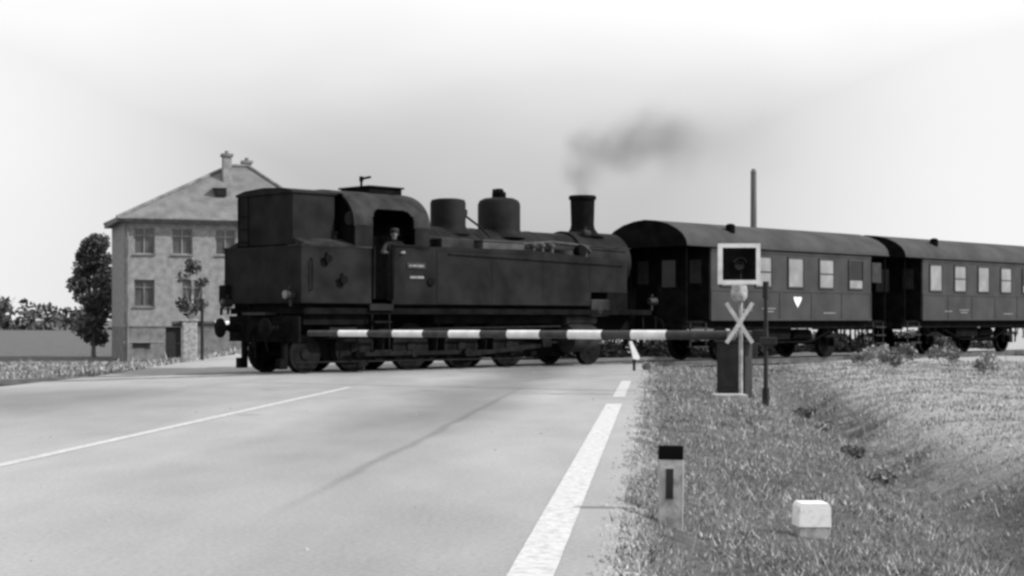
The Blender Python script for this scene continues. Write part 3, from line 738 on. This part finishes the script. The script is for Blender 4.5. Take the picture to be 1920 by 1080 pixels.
    for x in (2.55, XE - 2.55):
        b = MB(); b.cyl((x, -.74, .48), (x, .74, .48), .07); b.build('axle', M['black'], C)
        for s in (-1, 1):
            put_wheel(C, x, s, .48, 9, False)
            b = MB(); b.box((x - .13, s * 1.03 - .13, .36), (x + .13, s * 1.03 + .1, .64), .03); b.box((x - .35, s * 1.0 - .02, .55), (x - .14, s * 1.0 + .02, 1.0)); b.box((x + .14, s * 1.0 - .02, .55), (x + .35, s * 1.0 + .02, 1.0)); b.build('axle_box', M['wheel'], C)
            b = MB()
            for k in range(5): b.box((x - .62 + k * .1, s * 1.08 - .05, .66 + k * .028), (x + .62 - k * .1, s * 1.08 + .05, .684 + k * .028))
            b.path([(x - .6, s * 1.08, .67), (x - .66, s * 1.1, .95)], .02); b.path([(x + .6, s * 1.08, .67), (x + .66, s * 1.1, .95)], .02)
            b.build('leaf_spring', M['wheel'], C)
    b = MB(); b.box((.0, 1.43, 1.15), (1.1, 1.46, 3.4)); b.build('platform_panel', M['coach_end'], C)  # added far-side panel, blocks the sky light beside the coach end
    # interior: seats and floor so it holds up from aside
    b = MB(); b.box((W0 + .05, -1.4, 1.2), (W1 - .05, 1.4, 1.26)); b.build('floor', M['black'], C)
    C.scale = (1, 1.06, 1)
    return C
coach(13.66, 'grey four-wheel coach with white side emblem, directly behind the steam locomotive', 8.6)
coach(25.55, 'second four-wheel coach at the right end of the train, behind the emblem coach', 8.6, False)

# ------------------------------------------------------------------ level crossing barriers
def barrier(name, piv, tip, z, label, s0, ped, off=0, first=.55, wl=.6, pitch=1.15, rt=.055, rp=.085):
    piv = Vector(piv); tip = Vector(tip); d = tip - piv; Lh = d.length; rz = math.atan2(d.y, d.x)
    o = empty('barrier', piv, rz); tag(o, label, 'barrier')
    b = MB(); b.cyl((-.55, 0, z), (Lh, 0, z), rp, rt, 14); bo = b.build('boom', M['stripe_dark'], o, smooth=True)
    x = s0
    while x < Lh - .3:
        x1 = min(x + wl, Lh - .05); ra = rp - (rp - rt) * x / Lh + .004; b = MB(); b.cyl((x, 0, z), (x1, 0, z), ra, ra - .001, 14); x += pitch
        b.build('white_band', M['white'], bo, smooth=True)
    if ped == 'dark':
        b = MB(); b.box((-.27, -.2 + off, -.1), (.25, .2 + off, .86), .02); b.box((-.3, -.23 + off, .86), (.28, .23 + off, .9), .01); pd = b.build('drive_cabinet', M['darkgrey'], o)
        b = MB(); b.box((-.2, .2 + off, .1), (.18, .215 + off, .78)); b.build('cabinet_door', M['darkgrey'], pd)
        b = MB(); b.box((-.6, -.09, z - .12), (-.34, .09, z + .1), .03); b.build('counterweight', M['darkgrey'], o)
        b = MB(); b.cyl((0, -.12, z), (0, .12, z), .09, seg=18); b.build('pivot', M['grey_paint'], o)
    else:
        b = MB(); b.box((-.25, -.2, -.1), (.2, .2, z + .08), .03); b.box((-.28, -.23, z + .08), (.23, .23, z + .13), .01); b.build('drive_cabinet', M['dirty_white'], o)
        b = MB(); b.cyl((.36, -.1, -.1), (.36, -.1, z + .75), .05); b.build('post', M['tar'], o)
    return o
# near barrier: right pivot at the signal, tip at left in front of the bunker
bp0 = Vector((3.86, 27.0, 0)); bt0 = Vector((-4.06, 31.0, 0))
dvec = (bt0 - bp0).normalized()
barrier('barrier', bp0, bt0, .985, 'long dark and white striped barrier lowered in front of the steam locomotive', 1.249, 'dark', wl=0.670, pitch=1.246)
barrier('barrier', (-9.95, 48, 0), (-2.6, 50.2, 0), 1.12, 'far barrier on a whitish cabinet left of the locomotive buffer', .75, 'white', wl=.55, pitch=1.1)

# ------------------------------------------------------------------ level crossing signal
G = empty('crossing_signal', (3.80, 26.0, -.05)); tag(G, 'white-framed square level crossing light over a bell and a crossbuck on a slim post', 'crossing signal')
b = MB(); b.cyl((.03, 0, 0), (.03, 0, 2.2), .034, .03, 12); b.build('post', M['dirty_white'], G, smooth=True)
b = MB(); b.box((-.3, -.03, 1.94), (.3, .03, 2.54)); bd = b.build('backboard', M['black'], G)
b = MB()
for a, c in (((-.35, -.05, 2.51), (.35, .05, 2.58)), ((-.35, -.05, 1.9), (.35, .05, 1.97)), ((-.35, -.05, 1.97), (-.28, .05, 2.51)), ((.28, -.05, 1.97), (.35, .05, 2.51))): b.box(a, c)
b.build('frame', M['white'], G)
b = MB(); b.lathe([(.0, -.04), (.08, -.05), (.1, -.09), (.1, -.03)], (0, 0, 2.22), 'Y', 20); b.build('lamp', M['pane_dark'], G)
b = MB()
for k in range(9):
    a0, a1 = R(20 + k * 15.5), R(20 + (k + 1) * 15.5)
    p0 = (.11 * math.cos(a0), .11 * math.sin(a0)); p1 = (.11 * math.cos(a1), .11 * math.sin(a1))
    b.quad([(p0[0], -.03, 2.22 + p0[1]), (p1[0], -.03, 2.22 + p1[1]), (p1[0], -.24, 2.22 + p1[1]), (p0[0], -.24, 2.22 + p0[1])])
hd = b.build('lamp_hood', M['darkgrey'], G); hd.modifiers.new('s', 'SOLIDIFY').thickness = .008
b = MB(); b.lathe([(0, 1.9), (.12, 1.88), (.14, 1.78), (.13, 1.68), (.09, 1.62), (.03, 1.6), (0, 1.6)], (0, -.02, 0), 'Z', 22); b.build('bell', M['dirty_white'], G, smooth=True)
for s in (-1, 1):
    b = MB(); b.box((-.4, -.075 if s < 0 else -.055, 1.22), (.4, -.057 if s < 0 else -.037, 1.285), .003, rot=Matrix.Rotation(R(57 * s), 3, 'Y')); b.build('crossbuck_arm', M['trim2'], G)
b = MB(); b.box((-.04, -.2, -.05), (.12, .2, .06), .01); b.build('footing', M['concrete'], G)
b = MB(); b.box((-.45, -.3, -.03), (.06, .12, .075), .015); o = b.build('concrete_slab', M['concrete'], None, (3.78, 25.85, -.05)); tag(o, 'pale concrete slab at the foot of the crossing signal', 'slab')

# dark post right of the signal
K = empty('wooden_post', ((1436 - 960) / 2912 * 24.5, 24.5, -.12)); tag(K, 'slim black tarred post with a small box, right of the crossing signal', 'post')
b = MB(); b.cyl((0, 0, -.1), (0, 0, .3), .062, .058); b.cyl((0, 0, .25), (0, 0, 1.75), .036, .034, 12); b.cyl((0, 0, 1.72), (0, 0, 1.98), .055, .05, 12); b.build('shaft', M['tar'], K, smooth=True)
b = MB(); b.box((-.09, -.05, .98), (.17, .05, 1.1), .01); b.build('junction_box', M['tar'], K)

# tall pole behind the coach
b = MB(); b.cyl((0, 0, -1), (0, 0, 6.55), .15, .105, 16); b.cyl((0, 0, 6.55), (0, 0, 6.68), .12, .06, 16)
tp = b.build('telegraph_pole', M['pole'], None, ((1413 - 960) / 2912 * 56, 56, 0), smooth=True); tag(tp, 'tall bare wooden pole rising behind the coach roof', 'pole')

# delineator post at the road edge
D = empty('delineator_post', (1.055, 10.4, -.2)); D.rotation_euler = (R(-1), R(.8), 0); tag(D, 'white roadside delineator post with black cap and dark reflector', 'delineator post')
b = MB(); b.prism([(-.078, -.05), (.078, -.05), (.078, .03), (.03, .06), (-.03, .06), (-.078, .03)], 0, .53, 'XY'); pb = b.build('post', M['dirty_white'], D)
b = MB(); b.prism([(-.08, -.052), (.08, -.052), (.08, .032), (.031, .062), (-.031, .062), (-.08, .032)], .53, .62, 'XY'); b.build('black_cap', M['black'], D)
b = MB(); b.box((-.035, -.058, .27), (.015, -.05, .47)); b.build('reflector', M['darkgrey'], D)
b = MB(); b.box((.0785, -.051, .0), (.084, .03, .525)); b.build('sunlit_strip', M['white'], D)  # brighter white paints the sunlit right side of the post

# white stone bottom right
sm = empty('marker_stone', ((1521 - 960) / 2912 * 10.9, 10.9, -.3), R(7)); sm.rotation_euler = (R(-2), R(1.5), R(7))
b = MB(); b.prism([(-.115, .12), (.115, .12), (.11, .26), (.095, .285), (-.095, .285), (-.11, .26)], -.09, .09); b.build('painted_head', M['white_worn'], sm)
b = MB(); b.box((-.112, -.087, -.08), (.112, .087, .12), .006); b.build('stone_base', M['dirty_white'], sm); tag(sm, 'small white painted marker stone in the verge grass', 'marker stone')
sm.rotation_euler = (0, R(1), R(6))
# leaning white marker by the track
wk = empty('track_marker', (3.0, 38, -.03), R(12)); tag(wk, 'small white slanted board on a peg beside the rails, under the barrier', 'marker')
b = MB(); b.box((-.03, .02, -.1), (.03, .07, .4)); b.build('peg', M['tar'], wk)
b = MB(); b.prism([(-.14, .74), (-.07, .76), (.13, .36), (.1, .3), (-.04, .32)], -.015, .015); b.build('board', M['white'], wk)

# ------------------------------------------------------------------ house
H = empty('house', (-21.5, 86, -1.05), R(20)); tag(H, 'pale two-storey house with hipped tile roof and two chimneys, behind the bunker', 'house')
HL, HD, ZE, ZR, ZP = 11.3, 6.6, 8.0, 11.3, 1.9   # local heights (ground at 0)
WIN = []
for cx in (1.12, 3.2, 5.62, 8.6): WIN += [(cx, 5.92, 1.15, 1.45)]
for cx in (1.12, 3.75, 6.1, 8.6): WIN += [(cx, 3.0, 1.12, 1.5)]
WIN += [(.95, .62, 1.0, .42)]
DOOR = (2.7, 0, .85, 1.85)
# front wall with real openings (grid cut)
xsg = sorted({0, HL} | {v for (c, z, w, h) in WIN for v in (c - w / 2, c + w / 2)} | {DOOR[0] - DOOR[2] / 2, DOOR[0] + DOOR[2] / 2})
zsg = sorted({0, ZP, ZE} | {v for (c, z, w, h) in WIN for v in (z, z + h)} | {DOOR[3]})
def hole(x, z):
    return any(abs(x - c) < w / 2 and zz < z < zz + h for c, zz, w, h in WIN) or (abs(x - DOOR[0]) < DOOR[2] / 2 and z < DOOR[3])
def wallpart(z0, z1, y0, y1, name, m):
    b = MB()
    for xa, xb in zip(xsg[:-1], xsg[1:]):
        for za, zb in zip(zsg[:-1], zsg[1:]):
            if za < z0 - 1e-6 or zb > z1 + 1e-6 or hole((xa + xb) / 2, (za + zb) / 2): continue
            vs = [(xa, y0, za), (xb, y0, za), (xb, y0, zb), (xa, y0, zb)]
            b.quad(vs)
            for e in ((0, 1), (1, 2), (2, 3), (3, 0)):
                mx_, mz_ = [(xa + xb) / 2, xb + .01, (xa + xb) / 2, xa - .01][e[0]], [za - .01, (za + zb) / 2, zb + .01, (za + zb) / 2][e[0]]
                if hole(mx_, mz_): A, B = vs[e[0]], vs[e[1]]; b.quad([A, B, (B[0], y0 + .22, B[2]), (A[0], y0 + .22, A[2])])
    for (a, c) in (((0, y0, z0), (0, HD, z1)), ((HL, y0, z0), (HL, HD, z1))): b.quad([(a[0], y0, z0), (a[0], HD, z0), (a[0], HD, z1), (a[0], y0, z1)])
    b.quad([(0, HD, z0), (HL, HD, z0), (HL, HD, z1), (0, HD, z1)])
    bmesh.ops.remove_doubles(b.bm, verts=b.bm.verts, dist=.001)
    return b.build(name, m, H)
wallpart(ZP, ZE, 0, 0, 'wall', M['render_wall']); wallpart(0, ZP, -.06, 0, 'plinth', M['plinth'])
b = MB(); b.box((-.05, -.1, ZP - .03), (HL + .05, -.0, ZP + .04)); b.build('string_course', M['darkgrey'] if False else M['plinth'], H)
b = MB(); b.box((-.02, -.09, 1.0), (2.2, -.062, 1.07)); b.build('plinth_band', M['trim'], H)
b = MB(); b.cyl((.2, -.1, 0), (.2, -.1, ZE - .1), .06); b.build('downpipe', M['plinth'], H)
for i, (c, z, w, h) in enumerate(WIN):
    f = MB(); t = .07
    f.box((c - w / 2, .1, z), (c - w / 2 + t, .16, z + h)); f.box((c + w / 2 - t, .1, z), (c + w / 2, .16, z + h)); f.box((c - w / 2 + t, .1, z), (c + w / 2 - t, .16, z + t)); f.box((c - w / 2 + t, .1, z + h - t), (c + w / 2 - t, .16, z + h))
    if h > 1: f.box((c - .03, .1, z + t), (c + .03, .16, z + h - t)); f.box((c - w / 2 + t, .1, z + h * .7), (c + w / 2 - t, .155, z + h * .7 + .05))
    o = f.build('window', M['trim'] if h > 1 and i < 4 else M['plinth'], H)
    g = MB(); g.box((c - w / 2, .17, z), (c + w / 2, .19, z + h)); g.build('pane', M['houseglass'] if (i >= 4) else M['hg2'] if 'hg2' in M else M['houseglass'], o)
    if h > 1:
        g = MB(); g.box((c - w / 2 - .06, -.08, z - .07), (c + w / 2 + .06, .1, z - .005)); g.build('sill', M['plinth'], o)
f = MB(); f.box((DOOR[0] - DOOR[2] / 2, .08, 0), (DOOR[0] + DOOR[2] / 2, .13, DOOR[3])); dd = f.build('door', M['darkgrey'], H)
f = MB(); f.cyl((DOOR[0] + .3, .02, .95), (DOOR[0] + .3, .08, .95), .03); f.build('handle', M['steel'], dd)
# roof
ov = .4
e0, e1, e2, e3 = (-ov, -ov, ZE - .1), (HL + ov, -ov, ZE - .1), (HL + ov, HD + ov, ZE - .1), (-ov, HD + ov, ZE - .1)
r0, r1 = (6.45, HD / 2, ZR), (7.5, HD / 2, ZR)
b = MB()
b.quad([e0, e1, r1, r0]); b.quad([e1, e2, r1]); b.quad([e2, e3, r0, r1]); b.quad([e3, e0, r0])
rf = b.build('roof', M['tiles'], H)
b = MB(); 
for pts in ((e0, r0), (e1, r1), (e2, r1), (e3, r0), (r0, r1)): b.path([Vector(pts[0]) + Vector((0, 0, .03)), Vector(pts[1]) + Vector((0, 0, .03))], .11, 8)
b.build('ridge_tiles', M['plinth'], rf)
b = MB(); b.box((-ov, -ov, ZE - .3), (HL + ov, HD + ov, ZE - .11)); b.build('eave_board', M['plinth'], rf)
b = MB(); b.cyl((-ov, -ov - .07, ZE - .12), (HL + ov, -ov - .07, ZE - .12), .09); b.build('gutter', M['plinth'], rf)
for x, y, top, w in ((6.1, 2.4, 11.75, .5), (7.55, 4.0, 11.55, .48)):
    b = MB(); b.box((x - w / 2, y - w / 2, 9.8), (x + w / 2, y + w / 2, top), .01); ch = b.build('chimney', M['render_wall'], rf)
    b = MB(); b.box((x - w / 2 - .08, y - w / 2 - .08, top), (x + w / 2 + .08, y + w / 2 + .08, top + .16)); b.cyl((x, y, top + .16), (x, y, top + .34), .12); b.build('chimney_cap', M['plinth'], ch)
b = MB(); b.box((5.2, 1.0, 9.35), (5.85, 1.9, 9.8), .0); dm = b.build('skylight', M['darkgrey'], rf); 
b = MB(); b.box((5.25, .98, 9.4), (5.8, .999, 9.75)); b.build('pane', M['pane_dark'], dm)
b = MB(); b.box((5.15, .9, 9.8), (5.9, 2.2, 9.85)); b.build('dormer_lid', M['tiles'], dm)

# ------------------------------------------------------------------ trees
def leaves_mesh(name, centers, n_, size, m, parent, seed=1):
    r = np.random.default_rng(seed); V_ = []; F_ = []
    for (cx, cy, cz, rx, rz, cnt) in centers:
        u = r.normal(size=(cnt, 3)); u /= np.linalg.norm(u, axis=1)[:, None]; rad = r.uniform(.35, 1.05, cnt)[:, None] ** .6
        P = u * rad * np.array([rx, rx, rz]) + np.array([cx, cy, cz])
        A = r.normal(size=(cnt, 3)); A /= np.linalg.norm(A, axis=1)[:, None]; B = np.cross(A, r.normal(size=(cnt, 3))); B /= np.linalg.norm(B, axis=1)[:, None]
        s = size * r.uniform(.6, 1.4, cnt)[:, None]
        q = np.stack([P - A * s, P + B * s * .6, P + A * s, P - B * s * .6], 1).reshape(-1, 3)
        o = len(V_); V_ += q.tolist(); F_ += [(o + 4 * k, o + 4 * k + 1, o + 4 * k + 2, o + 4 * k + 3) for k in range(cnt)]
    me = bpy.data.meshes.new(name); me.from_pydata(V_, [], F_); me.materials.append(m)
    o = bpy.data.objects.new(name, me); COL.objects.link(o); o.parent = parent; return o
def tree(name, loc, h, crown_r, trunk_h, trunk_r, label, seed, bark='bark', blobs=16, per=420, leaf=.12, group=None, tall=1.0):
    T_ = empty(name, loc); tag(T_, label, 'tree', group); rr = random.Random(seed)
    b = MB(); b.cyl((0, 0, -.3), (0, 0, trunk_h), trunk_r, trunk_r * .7, 10); cs = []
    for k in range(blobs):
        a = rr.uniform(0, 6.28); f = rr.uniform(0, 1); z = trunk_h + (h - trunk_h) * f; rad = crown_r * math.sin(math.pi * (.18 + .74 * f)) * rr.uniform(.25, .8)
        c = (math.cos(a) * rad, math.sin(a) * rad, z); s = crown_r * rr.uniform(.26, .46)
        cs.append((c[0], c[1], c[2], s, s * .9 * tall, per))
        mid = (c[0] * .4, c[1] * .4, trunk_h * .75 + (c[2] - trunk_h * .75) * .5)
        b.cyl((0, 0, trunk_h * .75), mid, trunk_r * .5, trunk_r * .3, 6); b.cyl(mid, c, trunk_r * .3, trunk_r * .1, 6)
    b.cyl((0, 0, trunk_h), (0, 0, h * .9), trunk_r * .7, trunk_r * .15, 8)
    b.build('trunk', M[bark], T_); leaves_mesh('crown', cs, 0, leaf, M['leaf'], T_, seed); return T_
st = tree('sapling', (-10.05, 48.8, 0), 3.0, .62, 1.35, .045, 'young tree with a sparse dark crown and pale trunk in front of the house', 5, 'pale_bark', 10, 60, .075)
tree('broadleaf_tree', (-25.6, 95, -1.0), 7.0, 1.7, 1.0, .16, 'dark broadleaf tree just left of the house corner', 11, blobs=42, per=300, leaf=.11)

# grasses on the verge and the slope before the house
def grass(name, label, cnt, area, hmin, hmax, wmin, mix, seed, keep=None):
    r = np.random.default_rng(seed); x0, x1, y0, y1 = area
    # denser near the camera
    u = r.uniform(0, 1, cnt); y = y0 * (y1 / y0) ** u; x = r.uniform(x0, x1, cnt)
    x, y = keep(x, y, r); cnt = len(x)
    z = height(x, y) - .01
    sc = (.75 + .5 * (y / 20)); hh = r.uniform(hmin, hmax, cnt) * np.minimum(sc, 1.8) * np.where(r.uniform(0, 1, cnt) < .025, r.uniform(1.6, 3.6, cnt), 1); w = wmin * sc * r.uniform(.6, 1.4, cnt); a = r.uniform(0, 6.283, cnt)
    lx = r.normal(0, .5, cnt) * hh; ly = r.normal(0, .5, cnt) * hh
    p0 = np.stack([x - np.cos(a) * w, y - np.sin(a) * w, z], 1); p1 = np.stack([x + np.cos(a) * w, y + np.sin(a) * w, z], 1); p2 = np.stack([x + lx, y + ly, z + hh], 1)
    co_ = np.stack([p0, p1, p2], 1).reshape(-1, 3)
    me = bpy.data.meshes.new(name); me.vertices.add(cnt * 3); me.vertices.foreach_set('co', co_.ravel().astype(np.float32))
    me.loops.add(cnt * 3); me.loops.foreach_set('vertex_index', np.arange(cnt * 3, dtype=np.int32)); me.polygons.add(cnt)
    me.polygons.foreach_set('loop_start', np.arange(0, cnt * 3, 3, dtype=np.int32)); me.polygons.foreach_set('loop_total', np.full(cnt, 3, dtype=np.int32))
    for k in 'abc': me.materials.append(M['blade_' + k])
    cl = np.array([mnoise.noise((px * 1.1, py * .6, 0)) + .8 * mnoise.noise((px * 3.5, py * 2.2, 4)) for px, py in zip(x.tolist(), y.tolist())])
    q = r.uniform(.1, .9, cnt) + .75 * cl
    mi = np.where(q < mix[0], 0, np.where(q < mix[1], 1, 2)).astype(np.int32)
    me.polygons.foreach_set('material_index', mi); me.update(calc_edges=True); me.validate()
    o = bpy.data.objects.new(name, me); COL.objects.link(o); tag(o, label, 'grass', kind='stuff'); return o
def keep_r(x, y, r):
    dr = x - XR(y); tw_ = np.abs(track_w(x, y))
    wob = np.array([mnoise.noise((px * .5, py * 1.7, 8)) + .6 * mnoise.noise((px, py * 6, 2)) for px, py in zip(x.tolist(), y.tolist())])
    k = (dr > .03 + .13 * wob + .08 * r.uniform(0, 1, len(x)) ** 2) & (tw_ > 2.1)
    pale = (x - .115 * y > 2.9) & (y > 15); k &= ~(pale & (r.uniform(0, 1, len(x)) < .5))
    pn = np.sin(x * 3.1 + 2 * np.sin(y * 1.1)) * np.sin(y * 2.3 + x); k &= (pn + r.uniform(-.9, 1.2, len(x)) > -.45)
    return x[k], y[k]
grass('grass', 'short mixed dry and green grass on the verge right of the road', 420000, (.4, 15, 7, 46), .02, .055, .006, (.5, .82), 3, keep_r)
def keep_l(x, y, r):
    dl = XL(y) - x; k = (dl > .02) & (np.abs(track_w(x, y)) > 2.1); return x[k], y[k]
grass('grass', 'rough grass on the slope between the road and the house', 50000, (-34, -9, 26, 84), .04, .08, .015, (.45, .85), 4, keep_l)

hg = empty('added_hedge', tw(12.6, 6.0, -.3), TR); tag(hg, 'low dark bushes added behind the track to black out the gaps under the coaches', 'added_hedge')  # unseen greenery, added so the space under the coaches stays black
r = np.random.default_rng(21); cs = [(k * .55, r.uniform(-.3, .3), .25 + r.uniform(0, .45), (.5), .45, 420) for k in range(56)]
b = MB()
for k in range(30): b.cyl((k * .95, 0, -.2), (k * .95 + r.uniform(-.2, .2), r.uniform(-.2, .2), .9), .025, .01, 6)
tag(b.build('stems', M['bark'], hg), kind='stuff'); leaves_mesh('leaves', cs, 0, .075, M['leaf'], hg, 31)

# loose stones along the road edge and on the bare strip beyond the ditch
r = np.random.default_rng(77); Vs = []; Fs = []
ico = [(0, 0, .8), (.9, 0, 0), (.28, .85, .05), (-.72, .53, 0), (-.72, -.53, .05), (.28, -.85, 0)]
N_ = 5200
for k in range(N_):
    y = 6 * (44 / 6) ** r.uniform(0, 1)
    if k < 3000: x = XR(y) + abs(r.normal(0, .16)) - .14 * r.uniform(0, 1) ** 2
    elif k < 3080: x = XR(y) - r.uniform(.3, 9)
    else: x = .115 * y + r.uniform(2.9, 8)
    sz = r.uniform(.004, .016) * (1 + y / 22) * (2.2 if k > 3080 and r.uniform(0, 1) < .15 else 1); on = x < XR(y) + .02
    z = 0.0 if on else float(height(np.array([x]), np.array([y]))[0]); a = r.uniform(0, 6.28); ca, sa = math.cos(a), math.sin(a); e = r.uniform(.6, 1.3); o_ = len(Vs)
    Vs += [(x + sz * (p[0] * ca * e - p[1] * sa), y + sz * (p[0] * sa * e + p[1] * ca), z + sz * p[2] * .8) for p in ico]
    Fs += [(o_, o_ + i, o_ + i % 5 + 1) for i in range(1, 6)]
me = bpy.data.meshes.new('loose_gravel'); me.from_pydata(Vs, [], Fs); me.materials.append(mat('loose_gravel', .12, .4, .9, 1.5))
o = bpy.data.objects.new('loose_gravel', me); COL.objects.link(o); tag(o, 'loose pale gravel scattered along the road edge and bare strip', 'gravel', kind='stuff')

# weeds: individual leafy clumps by the ditch and the track
def weed(loc, s, seed, label):
    o = empty('weed_clump', loc); tag(o, label, 'weed', 'weed clumps along the ditch and track'); rr = random.Random(seed)
    b = MB()
    cs = []
    for k in range(7):
        a = rr.uniform(0, 6.28); x, y, z = math.cos(a) * s * .5, math.sin(a) * s * .5, s * rr.uniform(.4, .95)
        b.cyl((0, 0, -.05), (x, y, z), .008, .004, 5); cs.append((x * .8, y * .8, z * .8, s * .28, s * .25, 50))
    b.build('stems', M['pale_bark'], o); leaves_mesh('leaves', cs, 0, .035 + s * .03, WM[seed % 2], o, seed)
WM = [mat('weed_leaf_pale', .2, .34, .8, 5), mat('weed_leaf_dark', .1, .18, .8, 5)]
def gz(x, y): return float(height(np.array([x]), np.array([y]))[0])
for i, (px, Y, s) in enumerate(((1645, 42.5, .62), (1672, 40.5, .5), (1612, 43, .4), (1508, 25.5, .26), (1545, 22, .2), (1690, 44, .6), (1215, 38.3, .2), (1600, 18.6, .2), (1655, 16.2, .2), (1770, 42.0, .7), (1850, 36, .5))):
    x = (px - 960) / 2912 * Y
    lab = ['tall pale weed clump against the second coach steps', 'pale weed clump in front of the second coach end', 'low dark weed clump below the first coach wheel', 'dark weed clump on the left lip of the ditch', 'small pale weed clump in the ditch bottom',
           'dark weed clump against the second coach underframe', 'little pale weed tuft where the road edge meets the track', 'dark weed clump halfway along the ditch', 'pale weed clump at the near end of the ditch', 'tall dark weed clump far right beside the track', 'pale weed clump far right on the gravelly strip'][i]
    weed((x, Y, gz(x, Y)), s, i, lab)

# distant ground cover: a low wood far beyond, on the plain
r = np.random.default_rng(9); cs = []
for k in range(90):
    x = -230 + k * 5.2 + r.uniform(-2, 2); cs.append((x, 330 + r.uniform(-8, 8), r.uniform(0, 2.0), r.uniform(3.5, 6), r.uniform(2, 4.2), 130))
wd = empty('x'); o = leaves_mesh('distant_wood', cs, 0, .8, M['leaf'], None, 2); bpy.data.objects.remove(wd); tag(o, 'low distant wood on the horizon beyond the house', 'wood', kind='stuff')

# ------------------------------------------------------------------ smoke from the chimney (volume)
sx0, sy0, _ = tw(10.9, 1.5)
def smoke():
    pts = [((0, 0, 4.75), .34, 1.1), ((.0, .05, 5.15), .42, 1.0), ((.05, .1, 5.6), .6, 1.0), ((.3, .3, 6.05), .75, 1.0), ((.85, .5, 6.2), .85, .9), ((1.4, .7, 6.3), .9, 1.0), ((2.0, .9, 6.4), 1.0, 1.1), ((2.7, 1.2, 6.45), 1.05, 1.1), ((3.8, 2, 6.5), 1.2, .25), ((5.4, 3, 6.6), 1.5, .2)]
    b = MB()
    for (c, r_, _) in pts: bmesh.ops.create_icosphere(b.bm, subdivisions=2, radius=r_ * 1.6, matrix=Matrix.Translation(c))
    P_ = [v.co.copy() for v in b.bm.verts]; b.bm.free(); b = MB()
    for p_ in P_: b.bm.verts.new(p_)
    bmesh.ops.convex_hull(b.bm, input=b.bm.verts[:])
    bmesh.ops.delete(b.bm, geom=[v for v in b.bm.verts if not v.link_faces], context='VERTS')
    m = bpy.data.materials.new('thin_coal_smoke'); m.use_nodes = True; n = m.node_tree.nodes; l = m.node_tree.links; n.clear()
    out = n.new('ShaderNodeOutputMaterial'); pv = n.new('ShaderNodeVolumePrincipled'); l.new(pv.outputs[0], out.inputs['Volume'])
    pv.inputs['Color'].default_value = (.3, .3, .3, 1); pv.inputs['Anisotropy'].default_value = .3
    tc = n.new('ShaderNodeTexCoord'); tot = None
    nz = n.new('ShaderNodeTexNoise'); nz.inputs['Scale'].default_value = .9; nz.inputs['Detail'].default_value = 4; nz.inputs['Roughness'].default_value = .4; l.new(tc.outputs['Object'], nz.inputs[0])
    wv = n.new('ShaderNodeVectorMath'); wv.operation = 'MULTIPLY_ADD'; l.new(nz.outputs['Color'], wv.inputs[0]); wv.inputs[1].default_value = (1.3, 1.3, 1.3); 
    ad = n.new('ShaderNodeVectorMath'); ad.operation = 'ADD'; ad.inputs[1].default_value = (-.65, -.65, -.65); l.new(tc.outputs['Object'], ad.inputs[0]); l.new(ad.outputs[0], wv.inputs[2])
    for (c, r_, a) in pts:
        d = n.new('ShaderNodeVectorMath'); d.operation = 'DISTANCE'; l.new(wv.outputs[0], d.inputs[0]); d.inputs[1].default_value = c
        x = V(n, l, 'SUBTRACT', 1, smooth(n, l, d.outputs['Value'], r_ * .05, r_ * 1.32)); x = V(n, l, 'MULTIPLY', x, a / r_)
        tot = x if tot is None else V(n, l, 'ADD', tot, x)
    nz2 = n.new('ShaderNodeTexNoise'); nz2.inputs['Scale'].default_value = .9; nz2.inputs['Detail'].default_value = 3; nz2.inputs['Roughness'].default_value = .4; l.new(tc.outputs['Object'], nz2.inputs[0])
    dens = V(n, l, 'MULTIPLY', tot, smooth(n, l, nz2.outputs[0], .05, .72)); l.new(V(n, l, 'MULTIPLY', dens, .52), pv.inputs['Density'])
    o = b.build('smoke', m, None, (sx0, sy0, 0)); tag(o, 'thin grey smoke drifting right from the locomotive chimney', 'smoke', kind='stuff')
smoke()
